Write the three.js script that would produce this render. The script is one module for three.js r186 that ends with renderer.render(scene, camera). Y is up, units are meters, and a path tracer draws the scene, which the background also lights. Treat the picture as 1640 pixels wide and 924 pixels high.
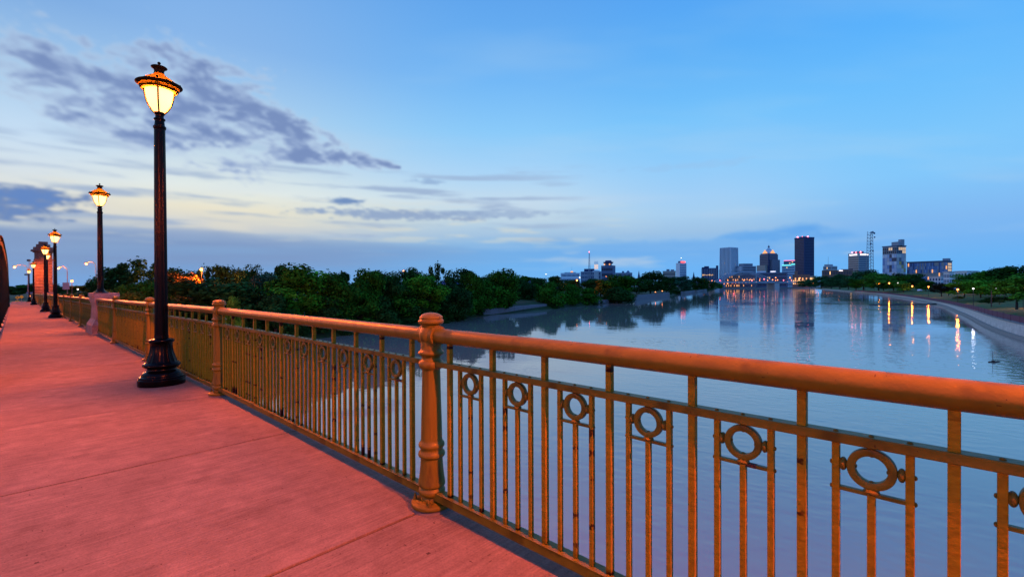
import * as THREE from 'three';
import { mergeGeometries, toCreasedNormals } from 'three/addons/utils/BufferGeometryUtils.js';
import { RoundedBoxGeometry } from 'three/addons/geometries/RoundedBoxGeometry.js';

// ------------------------------------------------------------------ camera, sky, sun, exposure
const scene = new THREE.Scene();
const F = 755, EYE = 1.55, WATER = -7.95;
const camera = new THREE.PerspectiveCamera(2 * Math.atan(462 / F) * 180 / Math.PI, 1640 / 924, 0.05, 9000);
camera.position.set(0, EYE, 0);
camera.rotation.order = 'YXZ';
camera.rotation.set(-0.0066, 0, -0.004);
camera.updateMatrixWorld(true);
scene.add(camera);

const rad = Math.PI / 180;
const lerp = (a, b, t) => a + (b - a) * t;
const clamp = (x, a = 0, b = 1) => Math.min(b, Math.max(a, x));
const sstep = (a, b, x) => { const t = clamp((x - a) / (b - a)); return t * t * (3 - 2 * t); };
function rng(seed) { let s = seed | 0; return () => { s = (s + 0x6d2b79f5) | 0; let t = Math.imul(s ^ (s >>> 15), 1 | s); t = (t + Math.imul(t ^ (t >>> 7), 61 | t)) ^ t; return ((t ^ (t >>> 14)) >>> 0) / 4294967296; }; }
const s2l = (c) => { c /= 255; return c <= 0.04045 ? c / 12.92 : ((c + 0.055) / 1.055) ** 2.4; };

// value noise with an optional period, so that textures tile
function hash2(x, y, s) { let h = Math.imul(x, 374761393) + Math.imul(y, 668265263) + Math.imul(s, 974634533); h = Math.imul(h ^ (h >>> 13), 1274126177); return ((h ^ (h >>> 16)) >>> 0) / 4294967296; }
function vnoise(x, y, s = 0, px = 0, py = px) {
  let ix = Math.floor(x), iy = Math.floor(y); const fx = x - ix, fy = y - iy, u = fx * fx * (3 - 2 * fx), v = fy * fy * (3 - 2 * fy);
  let jx = ix + 1, jy = iy + 1;
  if (px) { ix = ((ix % px) + px) % px; jx = ((jx % px) + px) % px; }
  if (py) { iy = ((iy % py) + py) % py; jy = ((jy % py) + py) % py; }
  return lerp(lerp(hash2(ix, iy, s), hash2(jx, iy, s), u), lerp(hash2(ix, jy, s), hash2(jx, jy, s), u), v);
}
function fbm(x, y, oct = 4, s = 0, px = 0, py = px) { let a = 0.5, t = 0, n = 0; for (let i = 0; i < oct; i++) { t += a * vnoise(x, y, s + i * 17, px, py); n += a; a *= 0.5; x *= 2; y *= 2; px *= 2; py *= 2; } return t / n; }

// the evening sky: colours by azimuth (0 ahead, positive clockwise) and height, in degrees
const SKY_AZ = [-180, -110, -62, -47, -33, 0, 22, 42, 70, 120, 180];
const SKY_EL = [0, 2, 4, 6, 8, 10, 13, 18, 24, 31, 48, 90];
const W = [[105,155,225],[110,160,226],[130,170,225],[150,182,226],[150,188,232],[142,186,235],[130,180,238],[112,168,236],[98,156,234],[88,150,234],[76,140,232],[70,135,230]];
const SKY_RGB = {
  '-180': [[95,155,232],[98,158,234],[105,165,238],[112,172,242],[115,176,245],[112,176,246],[105,172,247],[92,164,246],[82,156,244],[76,150,242],[70,142,238],[70,135,230]],
  '-110': W,
  '-62': [[125,165,218],[140,172,216],[170,190,214],[206,210,208],[214,216,214],[206,216,226],[190,214,236],[156,194,232],[130,176,228],[112,164,226],[88,150,232],[70,135,230]],
  '-47': [[120,165,222],[128,168,218],[154,182,214],[226,222,208],[224,226,220],[214,226,234],[198,222,244],[166,202,236],[126,172,226],[116,168,226],[90,152,234],[70,135,230]],
  '-33': [[112,168,230],[116,170,226],[134,174,216],[206,208,208],[234,228,206],[228,236,232],[200,220,234],[170,206,238],[136,182,234],[120,172,232],[88,152,236],[70,135,230]],
  '0': [[112,180,242],[112,180,242],[118,176,232],[160,194,226],[190,214,230],[196,220,238],[172,213,247],[138,202,250],[112,182,246],[96,166,238],[80,152,240],[70,135,230]],
  '22': [[106,178,246],[110,180,245],[126,182,238],[156,194,230],[166,206,240],[160,206,246],[146,204,250],[120,196,252],[96,178,248],[84,164,244],[74,150,242],[70,135,230]],
  '42': [[102,178,247],[106,180,246],[118,180,242],[128,184,241],[130,192,246],[130,199,251],[126,199,252],[108,190,253],[88,176,252],[76,162,249],[72,148,244],[70,135,230]],
  '70': [[98,170,244],[102,174,245],[110,178,245],[118,182,246],[122,188,248],[120,190,250],[114,186,250],[98,176,250],[84,166,248],[76,156,245],[70,145,240],[70,135,230]],
  '120': [[95,155,232],[98,158,234],[105,165,238],[112,172,242],[115,176,245],[112,176,246],[105,172,247],[92,164,246],[82,156,244],[76,150,242],[70,142,238],[70,135,230]],
  '180': [[95,155,232],[98,158,234],[105,165,238],[112,172,242],[115,176,245],[112,176,246],[105,172,247],[92,164,246],[82,156,244],[76,150,242],[70,142,238],[70,135,230]],
};
const skyDir = (px, py) => { const a = Math.atan((px - 820) / F); return [a / rad, Math.atan((457 - py) * Math.cos(a) / F) / rad]; };
const CIRRUS = [[-160, 62, 40], [0, 92, 42], [100, 120, 56], [200, 146, 66], [300, 168, 74], [400, 196, 68], [470, 222, 44], [540, 244, 24], [610, 262, 10], [640, 268, 4]].map(([x, y, w]) => { const [a, e] = skyDir(x, y); return [a, e, w / 17]; });
function skyColor(a, e, dx, dy, dz, out) {
  let i = 0, j = 0;
  while (i < SKY_AZ.length - 2 && a > SKY_AZ[i + 1]) i++;
  while (j < SKY_EL.length - 2 && e > SKY_EL[j + 1]) j++;
  const u = sstep(0, 1, (a - SKY_AZ[i]) / (SKY_AZ[i + 1] - SKY_AZ[i])), v = clamp((e - SKY_EL[j]) / (SKY_EL[j + 1] - SKY_EL[j]));
  const A = SKY_RGB[SKY_AZ[i]], B = SKY_RGB[SKY_AZ[i + 1]];
  for (let c = 0; c < 3; c++) out[c] = lerp(lerp(A[j][c], B[j][c], u), lerp(A[j + 1][c], B[j + 1][c], u), v);
  if (e < 0) return;
  const put = (rgb, t) => { t = clamp(t); for (let c = 0; c < 3; c++) out[c] = lerp(out[c], rgb[c], t); };
  const k = 1 / (dy + 0.06), qx = dx * k, qz = dz * k;
  // thin high veil over the whole sky
  const veil = fbm(qx * 0.9 + 3, qz * 2.2, 5, 5);
  put([200, 214, 232], sstep(0.5, 0.85, veil) * 0.20 * sstep(0, 6, e) * sstep(60, 20, e));
  // low grey-violet layer over the sunset
  const wave = (fbm(a * 0.11, 3.1, 4, 21) - 0.5) * 2.2, low = fbm(a * 0.10, e * 1.6, 5, 31);
  const edge = 5.6 + wave * 0.5 - sstep(-35, 10, a) * 1.2;
  put([126, 152, 196], sstep(edge + 0.45, edge - 0.7, e) * sstep(-95, -60, a) * sstep(8, -34, a) * (0.35 + 0.75 * low) * sstep(-0.5, 3.0, e));
  // bank of blue cloud low over the city
  const we = 5.3 + (fbm(a * 0.35, 7.7, 4, 41) - 0.5) * 1.5 + sstep(20, 33, a) * 1.0 - sstep(33, 40, a) * 3.2;
  put([108, 172, 236], 0.8 * sstep(we + 0.25, we - 0.35, e) * sstep(-4, 10, a) * sstep(42, 33, a) * sstep(we - 3.4, we - 1.2, e) * (0.35 + 0.75 * fbm(a * 0.25, e * 2.2, 4, 43)));
  put([206, 212, 224], 0.5 * sstep(0.52, 0.75, fbm(a * 0.14, e * 1.3, 4, 47)) * sstep(-2, 8, a) * sstep(46, 38, a) * sstep(1.4, 2.6, e) * sstep(4.8, 3.6, e));
  // streaks in the bright band
  const st = fbm(a * 0.10 + e * 0.12, e * 1.25, 5, 51);
  put([150, 172, 206], 0.75 * sstep(0.53, 0.74, st) * sstep(-90, -60, a) * sstep(14, -2, a) * sstep(4.5, 6, e) * sstep(17, 11, e));
  put([226, 222, 206], 0.45 * sstep(0.55, 0.72, fbm(a * 0.16, e * 1.5 + 9, 4, 53)) * sstep(-80, -50, a) * sstep(20, 0, a) * sstep(3.5, 6, e) * sstep(11, 8, e));
  const spot = (x, y, wx, wy, rgb, t, rough) => {
    const [ca, ce] = skyDir(x, y), ux = (a - ca) / wx, uy = (e - ce) / wy;
    if (ux * ux > 4 || uy * uy > 9) return;
    const n = fbm(a * 1.0 + 5, e * 3.4, 5, 61);
    put(rgb, t * sstep(1.0, 0.35, Math.sqrt(ux * ux + uy * uy) + (n - 0.5) * rough));
  };
  spot(30, 308, 5.2, 0.95, [92, 122, 178], 0.95, 1.3); spot(-60, 318, 8, 1.6, [92, 122, 178], 0.9, 1.4);
  spot(555, 322, 2.6, 0.55, [108, 140, 190], 0.95, 1.0);
  spot(640, 343, 13, 0.75, [146, 168, 202], 0.95, 1.3); spot(800, 343, 9, 0.6, [150, 174, 208], 0.7, 1.3);
  spot(1225, 380, 5.5, 0.65, [100, 168, 236], 0.7, 0.9); spot(1285, 369, 2.2, 0.55, [98, 166, 236], 0.8, 0.7); spot(1330, 379, 2.2, 0.3, [106, 170, 236], 0.8, 0.8);
  spot(690, 290, 3, 0.4, [140, 170, 210], 0.7, 1.4); spot(1100, 268, 9, 0.5, [150, 196, 238], 0.5, 1.4);
  // the long violet cirrus bank that slopes down from behind the lamp
  let d = 9, seg = 0;
  for (let q = 0; q < CIRRUS.length - 1; q++) {
    const [ax, ay, aw] = CIRRUS[q], [bx, by, bw] = CIRRUS[q + 1], tx = bx - ax, ty = by - ay;
    const t = clamp(((a - ax) * tx + (e - ay) * ty) / (tx * tx + ty * ty)), w = lerp(aw, bw, t);
    const dd = Math.hypot(a - ax - tx * t, e - ay - ty * t) / w;
    if (dd < d) { d = dd; seg = q + t; }
  }
  if (d < 2.2) {
    // rows of soft puffs, lighter where the bank is thin
    const wx = fbm(a * 0.22, e * 0.5, 3, 75) - 0.5, wy = fbm(a * 0.3 + 9, e * 0.6, 3, 79) - 0.5;
    const al = a * 0.99 - e * 0.10 + wx * 3, ac = a * 0.07 + e * 1.0 + wy * 0.9;
    const n1 = fbm(al * 0.16, ac * 0.50, 3, 71), n2 = fbm(al * 0.50 + 4, ac * 1.15, 4, 73), n3 = fbm(al * 1.15, ac * 2.4, 5, 81);
    const m = (n1 - 0.5) * 1.0 + (n2 - 0.5) * 1.1 + (n3 - 0.5) * 0.9 + (d < 1 ? 0.58 - 0.58 * d * d : (1 - d) * 0.9);
    put([186, 204, 228], 0.50 * sstep(-0.15, 0.22, m));
    put([146, 168, 208], 0.75 * sstep(0.08, 0.48, m));
    put([110, 134, 184], 0.75 * sstep(0.34, 0.80, m));
  }
}
{
  const w = 2048, h = 1024, data = new Float32Array(w * h * 4), col = [0, 0, 0];
  for (let r = 0; r < h; r++) {
    const up = ((r + 0.5) / h - 0.5) * Math.PI, e = up / rad;
    for (let c = 0; c < w; c++) {
      const th = ((c + 0.5) / w - 0.5) * 2 * Math.PI, x = Math.cos(th) * Math.cos(up), z = Math.sin(th) * Math.cos(up), o = (r * w + c) * 4;
      if (e < -1) { data[o] = 0.02; data[o + 1] = 0.03; data[o + 2] = 0.045; data[o + 3] = 1; continue; }
      skyColor(Math.atan2(x, -z) / rad, e, x, Math.sin(up), z, col);
      for (let q = 0; q < 3; q++) data[o + q] = s2l(col[q]);
      data[o + 3] = 1;
    }
  }
  const tex = new THREE.DataTexture(data, w, h, THREE.RGBAFormat, THREE.FloatType);
  tex.mapping = THREE.EquirectangularReflectionMapping; tex.magFilter = tex.minFilter = THREE.LinearFilter; tex.needsUpdate = true;
  scene.background = tex; scene.environment = tex;
}
// the sun is just under the afterglow: a trace of soft warm light
const sun = new THREE.DirectionalLight(new THREE.Color(1, 0.82, 0.62), 0.12);
sun.position.set(-700, 90, -640); sun.castShadow = true; sun.shadow.radius = 30; sun.shadow.mapSize.set(2048, 2048);
Object.assign(sun.shadow.camera, { left: -200, right: 200, top: 120, bottom: -60, near: 10, far: 2500 });
scene.add(sun);
const EXPOSURE = 1.0;
const LAMP_COLOR = new THREE.Color(1, 0.115, 0.010), LAMP_CD = 360, PARK_COLOR = new THREE.Color(1, 0.20, 0.012);

// ------------------------------------------------------------------ helpers
const names = new Map();
function numbered(n) { const k = names.get(n) ?? 0; names.set(n, k + 1); return k ? n + '_' + String(k).padStart(3, '0') : n; }
function shadowy(o) { o.traverse((m) => { if (m.isMesh) { m.castShadow = true; m.receiveShadow = true; } }); return o; }
function thing(name, label, category, group) {
  const g = new THREE.Group(); g.name = numbered(name);
  g.userData = { label, category }; if (group) g.userData.group = group;
  scene.add(g); return g;
}
function structure(name, label) { const g = new THREE.Group(); g.name = numbered(name); g.userData = { kind: 'structure', label }; scene.add(g); return g; }
function part(parent, name, geo, mat, pos, rot, label) {
  const m = new THREE.Mesh(geo, mat); m.name = name;
  if (pos) m.position.set(...pos); if (rot) m.rotation.set(...rot);
  if (label) m.userData.label = label;
  m.castShadow = m.receiveShadow = true; parent.add(m); return m;
}
function stuff(m) { m.userData.kind = 'stuff'; return m; }
const merge = (list) => mergeGeometries(list.map((g) => { const q = g.index ? g.toNonIndexed() : g.clone(); for (const k of Object.keys(q.attributes)) if (!['position', 'normal', 'uv', 'color'].includes(k)) q.deleteAttribute(k); return q; }));
function box(w, h, d, x = 0, y = 0, z = 0, ry = 0) { const g = new THREE.BoxGeometry(w, h, d); if (ry) g.rotateY(ry); return g.translate(x, y, z); }
function rbox(w, h, d, r = 0.003, x = 0, y = 0, z = 0) { return new RoundedBoxGeometry(w, h, d, 1, r).translate(x, y, z); }
function cyl(r0, r1, a, b, seg = 8) {   // tapered bar from point a to point b
  const A = new THREE.Vector3(...a), B = new THREE.Vector3(...b), v = B.clone().sub(A), g = new THREE.CylinderGeometry(r1, r0, v.length(), seg, 1);
  g.applyQuaternion(new THREE.Quaternion().setFromUnitVectors(new THREE.Vector3(0, 1, 0), v.normalize()));
  return g.translate((A.x + B.x) / 2, (A.y + B.y) / 2, (A.z + B.z) / 2);
}
function metricUV(g, scale = 1, ou = 0, ov = 0) {   // uv in metres by the main direction of each face
  g = g.index ? g.toNonIndexed() : g; const p = g.attributes.position, uv = new Float32Array(p.count * 2), a = new THREE.Vector3(), b = new THREE.Vector3(), c = new THREE.Vector3();
  for (let i = 0; i < p.count; i += 3) {
    a.fromBufferAttribute(p, i); b.fromBufferAttribute(p, i + 1); c.fromBufferAttribute(p, i + 2);
    const n = b.clone().sub(a).cross(c.clone().sub(a)), ax = Math.abs(n.x), ay = Math.abs(n.y), az = Math.abs(n.z);
    [a, b, c].forEach((v, k) => { const [u, w] = ay > ax && ay > az ? [v.x, v.z] : ax > az ? [v.z, v.y] : [v.x, v.y]; uv[(i + k) * 2] = u * scale + ou; uv[(i + k) * 2 + 1] = w * scale + ov; });
  }
  return g.setAttribute('uv', new THREE.BufferAttribute(uv, 2));
}
function ray(px, py) { return new THREE.Vector3((px - 820) / 820, (462 - py) / 462, 0.5).unproject(camera).sub(camera.position).normalize(); }
function atDepth(px, py, Z) { const r = ray(px, py); return r.multiplyScalar(Z / -r.z).add(camera.position); }
function onLevel(px, py, y) { const r = ray(px, py); return r.multiplyScalar((y - camera.position.y) / r.y).add(camera.position); }
function texture(w, h, fn, srgb = true) {   // fn(u, v) -> [r, g, b] 0..1 (sRGB when srgb)
  const d = new Uint8Array(w * h * 4);
  for (let y = 0; y < h; y++) for (let x = 0; x < w; x++) { const c = fn((x + 0.5) / w, (y + 0.5) / h), o = (y * w + x) * 4; for (let k = 0; k < 3; k++) d[o + k] = clamp(c.length ? c[k] : c) * 255; d[o + 3] = 255; }
  const t = new THREE.DataTexture(d, w, h, THREE.RGBAFormat); t.magFilter = THREE.LinearFilter; t.minFilter = THREE.LinearMipmapLinearFilter; t.wrapS = t.wrapT = THREE.RepeatWrapping;
  if (srgb) t.colorSpace = THREE.SRGBColorSpace; t.needsUpdate = true; return t;
}
const grey = (fn) => (u, v) => { const g = fn(u, v); return [g, g, g]; };
const lin = (r, g, b) => new THREE.Color().setRGB(r, g, b);
const std = (o) => new THREE.MeshStandardMaterial(o);
const plain = (r, g, b, rough = 0.8, metal = 0) => std({ color: lin(r, g, b), roughness: rough, metalness: metal });

// ------------------------------------------------------------------ materials
const T = {};
T.concrete = texture(1024, 1024, (u, v) => {
  const crack = sstep(0.006, 0.002, Math.abs(fbm(u * 3, v * 3, 5, 15, 3) - 0.5)) * sstep(0.60, 0.66, fbm(u * 2 + 5, v * 2, 2, 17, 2)) * 0.4; const big = fbm(u * 4, v * 4, 4, 1, 4), mid = fbm(u * 24, v * 24, 3, 3, 24), fine = vnoise(u * 340, v * 340, 5, 340), broom = vnoise(u * 230 + 1.2 * fbm(u * 8, v * 8, 2, 9, 8), v * 7, 7, 230, 7);
  const pit = vnoise(u * 150, v * 150, 11, 150) > 0.955 ? 0.26 : 0, stain = sstep(0.56, 0.72, fbm(u * 6 + 3, v * 6, 4, 13, 6)) * 0.045;
  const g = 0.80 + (big - 0.5) * 0.14 + (mid - 0.5) * 0.12 + (fine - 0.5) * 0.10 + (broom - 0.5) * 0.10 - pit - stain - crack;
  return [g, g * 0.985, g * 0.965];
});
T.concreteBump = texture(1024, 1024, grey((u, v) => 0.5 + (vnoise(u * 230 + 1.2 * fbm(u * 8, v * 8, 2, 9, 8), v * 7, 7, 230, 7) - 0.5) * 0.5 + (vnoise(u * 340, v * 340, 5, 340) - 0.5) * 0.35 - (vnoise(u * 150, v * 150, 11, 150) > 0.972 ? 0.3 : 0)), false);
T.paint = texture(512, 512, (u, v) => {
  const n = fbm(u * 10, v * 10, 4, 21, 10), s = vnoise(u * 64, v * 64, 23, 64), rust = 0.8 * sstep(0.955, 0.98, s) * sstep(0.54, 0.64, n), dirt = sstep(0.55, 0.8, fbm(u * 5, v * 5, 4, 25, 5)) * 0.22;
  const g = 0.93 + (n - 0.5) * 0.16 - dirt;
  return [lerp(g, 0.30, rust), lerp(g * 0.99, 0.14, rust), lerp(g * 0.96, 0.10, rust)];
});
T.paintBump = texture(512, 512, grey((u, v) => 0.5 + (fbm(u * 60, v * 60, 3, 27, 60) - 0.5) * 0.5 + (fbm(u * 14, v * 14, 2, 29, 14) - 0.5) * 0.6), false);
T.picket = texture(512, 1024, (u, v) => {   // v runs up a picket; rust creeps up from the foot and in flakes
  const k = Math.floor(u * 16), foot = 0.02 + 0.07 * hash2(k, 3, 31) ** 3, n = fbm(u * 40, v * 90, 3, 33, 40, 90);
  const rust = clamp(sstep(foot + 0.02, foot - 0.02, v + (n - 0.5) * 0.05) * (hash2(k, 9, 35) > 0.35 ? 1 : 0.2) + sstep(0.70, 0.80, fbm(u * 30, v * 26, 3, 37, 30, 26)) * (hash2(k, 5, 39) > 0.75 ? 0.7 : 0.05));
  const g = 0.94 + (n - 0.5) * 0.22;
  return [lerp(g, 0.22, rust), lerp(g * 0.99, 0.10, rust), lerp(g * 0.96, 0.08, rust)];
});
T.granite = texture(512, 512, (u, v) => {
  const vein = sstep(0.10, 0.0, Math.abs(fbm(u * 5, v * 3, 5, 41, 5, 3) - 0.5)) * 0.12, sp = vnoise(u * 160, v * 160, 43, 160);
  const g = 0.80 + (fbm(u * 8, v * 8, 4, 45, 8) - 0.5) * 0.25 + (sp - 0.5) * 0.16 - vein;
  return [g, g * 0.97, g * 0.95];
});
T.grass = texture(512, 512, (u, v) => {
  const a = fbm(u * 6, v * 6, 4, 51, 6), b = vnoise(u * 220, v * 220, 53, 220), dry = sstep(0.5, 0.75, fbm(u * 9 + 2, v * 9, 3, 55, 9));
  const g = 0.55 + (a - 0.5) * 0.5 + (b - 0.5) * 0.5;
  return [lerp(g * 0.66, g * 0.95, dry), lerp(g * 0.92, g * 0.9, dry), lerp(g * 0.36, g * 0.42, dry)];
});
T.waves = texture(2048, 2048, grey((u, v) => {   // 150 m: calm water with ruffled patches
  const calm = sstep(0.47, 0.62, fbm(u * 3, v * 5, 4, 67, 3, 5)), x = u + 0.006 * (fbm(u * 8, v * 8, 2, 69, 8) - 0.5);
  const swell = vnoise(x * 40, v * 60, 61, 40, 60) - 0.5, chop = fbm(x * 130, v * 260, 2, 63, 130, 260) - 0.5, fine = vnoise(u * 420, v * 620, 65, 420, 620) - 0.5;
  return 0.5 + 0.30 * swell + lerp(0.10, 0.62, calm) * chop + lerp(0.05, 0.26, calm) * fine;
}), false);
T.waterRough = texture(1024, 1024, grey((u, v) => { const n = fbm(u * 5, v * 5, 5, 67, 5); return 0.35 + 0.65 * sstep(0.46, 0.60, n); }), false);
const rep = (t, s, sy = s) => { const c = t.clone(); c.repeat.set(s, sy); c.needsUpdate = true; return c; };

const M = {
  slab: new THREE.MeshPhysicalMaterial({ specularIntensity: 0.08, color: lin(0.278, 0.240, 0.198), roughness: 0.86, map: rep(T.concrete, 1 / 2.2), bumpMap: rep(T.concreteBump, 1 / 2.2), bumpScale: 0.004 }),
  slab2: new THREE.MeshPhysicalMaterial({ specularIntensity: 0.08, color: lin(0.262, 0.226, 0.188), roughness: 0.86, map: rep(T.concrete, 1 / 2.6), bumpMap: rep(T.concreteBump, 1 / 2.6), bumpScale: 0.004 }),
  joint: new THREE.MeshPhysicalMaterial({ color: lin(0.003, 0.003, 0.004), roughness: 1, specularIntensity: 0.05 }),
  concrete: std({ color: lin(0.52, 0.50, 0.48), roughness: 0.9, map: rep(T.concrete, 1 / 4) }),
  wall: std({ color: lin(1.12, 1.10, 1.08), roughness: 0.9, map: rep(T.concrete, 1 / 7) }),
  bankWall: std({ color: lin(0.30, 0.29, 0.34), roughness: 0.9, map: rep(T.concrete, 1 / 5) }),
  asphalt: plain(0.05, 0.05, 0.052, 0.9),
  paint: new THREE.MeshPhysicalMaterial({ specularIntensity: 0.45, color: lin(0.132, 0.116, 0.008), roughness: 0.42, map: rep(T.paint, 1.6), bumpMap: rep(T.paintBump, 1.6), bumpScale: 0.0022 }),
  picket: new THREE.MeshPhysicalMaterial({ specularIntensity: 0.25, color: lin(0.240, 0.172, 0.007), roughness: 0.46, map: T.picket, bumpMap: rep(T.paintBump, 2), bumpScale: 0.0022 }),
  rust: std({ color: lin(0.075, 0.028, 0.016), roughness: 0.85, bumpMap: rep(T.paintBump, 5), bumpScale: 0.004 }),
  pad: plain(0.10, 0.10, 0.10, 0.95),
  black: new THREE.MeshPhysicalMaterial({ color: lin(0.0012, 0.0014, 0.002), roughness: 0.24, specularIntensity: 0.2 }),
  hood: new THREE.MeshPhysicalMaterial({ color: lin(0.015, 0.0175, 0.002), specularIntensity: 0.1, roughness: 0.95, transmission: 0.15, thickness: 0, side: THREE.DoubleSide }),
  hoodTop: new THREE.MeshPhysicalMaterial({ color: lin(0.005, 0.006, 0.001), specularIntensity: 0.15, roughness: 0.6 }),
  globe: std({ color: lin(0.9, 0.8, 0.6), roughness: 0.4, emissive: lin(1, 0.60, 0.17), emissiveIntensity: 2.6 }),
  farGlobe: std({ color: lin(0.9, 0.8, 0.6), roughness: 0.4, emissive: lin(1, 0.24, 0.035), emissiveIntensity: 6 }),
  whiteGlobe: std({ color: lin(0.9, 0.9, 0.9), roughness: 0.4, emissive: lin(1, 0.92, 0.75), emissiveIntensity: 2.4 }),
  redGlobe: std({ color: lin(0.9, 0.3, 0.3), roughness: 0.4, emissive: lin(1, 0.10, 0.12), emissiveIntensity: 14 }),
  granite: std({ color: lin(0.34, 0.31, 0.31), roughness: 0.7, map: rep(T.granite, 1 / 1.3), bumpMap: rep(T.paintBump, 1), bumpScale: 0.002 }),
  stone: std({ color: lin(0.19, 0.165, 0.13), roughness: 0.85, map: rep(T.granite, 1 / 2) }),
  mortar: plain(0.03, 0.025, 0.02, 0.95),
  steel: new THREE.MeshPhysicalMaterial({ color: lin(0.003, 0.014, 0.022), roughness: 0.9, specularIntensity: 0.04, map: rep(T.paint, 0.7) }),
  pole: plain(0.03, 0.03, 0.032, 0.5),
  greyPole: plain(0.22, 0.23, 0.25, 0.5),
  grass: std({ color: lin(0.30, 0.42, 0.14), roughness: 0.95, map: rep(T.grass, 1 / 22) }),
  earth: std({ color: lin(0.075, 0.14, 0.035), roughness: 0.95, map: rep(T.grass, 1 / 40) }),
  path: plain(0.26, 0.24, 0.22, 0.9),
  bark: plain(0.045, 0.035, 0.026, 0.95),
  water: new THREE.MeshPhysicalMaterial({ color: lin(0.40, 0.34, 0.28), metalness: 0.30, roughness: 0.085, roughnessMap: rep(T.waterRough, 1 / 260), ior: 2.3, bumpMap: rep(T.waves, 1 / 150), bumpScale: 0.030 }),
  fence: plain(0.62, 0.055, 0.05, 0.7),
  fenceDark: plain(0.16, 0.035, 0.07, 0.7),
};

// ------------------------------------------------------------------ the river and its banks
const V = (x, Z) => new THREE.Vector2(x, Z);          // plan: x to the right, Z ahead
const wpt = (px, py) => { const p = onLevel(px, py, WATER); return V(p.x, -p.z); };
const bankL = [V(-185, -190), V(-80, 6), V(-57, 50), V(-17, 121), wpt(760, 507), wpt(860, 497), wpt(960, 487), wpt(1040, 477.5), V(170, 480), V(335, 800), V(470, 1075)];
const bankR = [V(-85, -220), V(33, -12), V(60, 34), V(86, 79), V(140, 146), V(199, 221), V(318, 405), V(430, 610), V(640, 1000), V(680, 1075)];
function smooth(poly, step = 8) { const c = new THREE.CatmullRomCurve3(poly.map((p) => new THREE.Vector3(p.x, 0, p.y)), false, 'centripetal'); return c.getSpacedPoints(Math.round(c.getLength() / step)).map((p) => V(p.x, p.z)); }
const LB = smooth(bankL, 9), RB = smooth(bankR, 6);
function outward(poly, i, sign) { const a = poly[Math.max(0, i - 1)], b = poly[Math.min(poly.length - 1, i + 1)], t = b.clone().sub(a).normalize(); return V(sign * t.y, -sign * t.x); }   // sign +1: to the right of the line
function sweep(poly, sign, profile, closed = false, uvs = 1) {   // profile: (offset, height) for each row, or a function of the row
  const pos = [], uv = [], idx = []; let run = 0;
  const n = (typeof profile === 'function' ? profile(0, poly[0]) : profile).length;
  poly.forEach((p, i) => {
    const o = outward(poly, i, sign), pr = typeof profile === 'function' ? profile(i, p) : profile; if (i) run += p.distanceTo(poly[i - 1]);
    let across = 0;
    pr.forEach(([d, h], k) => { if (k) across += Math.hypot(d - pr[k - 1][0], h - pr[k - 1][1]); pos.push(p.x + o.x * d, h, -(p.y + o.y * d)); uv.push(run * uvs, across * uvs); });
  });
  const m = closed ? n : n - 1;
  for (let i = 0; i < poly.length - 1; i++) for (let k = 0; k < m; k++) {
    const a = i * n + k, b = i * n + (k + 1) % n, c = a + n, d = b + n;
    if (sign > 0) idx.push(a, c, b, b, c, d); else idx.push(a, b, c, b, d, c);
  }
  const g = new THREE.BufferGeometry(); g.setAttribute('position', new THREE.Float32BufferAttribute(pos, 3)); g.setAttribute('uv', new THREE.Float32BufferAttribute(uv, 2)); g.setIndex(idx);
  const q = g.toNonIndexed(); q.computeVertexNormals(); return q;
}
const WT = (p) => WATER + lerp(2.6, 1.25, sstep(85, 235, p.y));   // top of the flood wall
function solo(name, geo, mat, label, category, kind, group) { const m = new THREE.Mesh(geo, mat); m.name = numbered(name); m.userData = { label }; if (category) m.userData.category = category; if (kind) m.userData.kind = kind; if (group) m.userData.group = group; m.castShadow = m.receiveShadow = true; scene.add(m); return m; }
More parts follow.
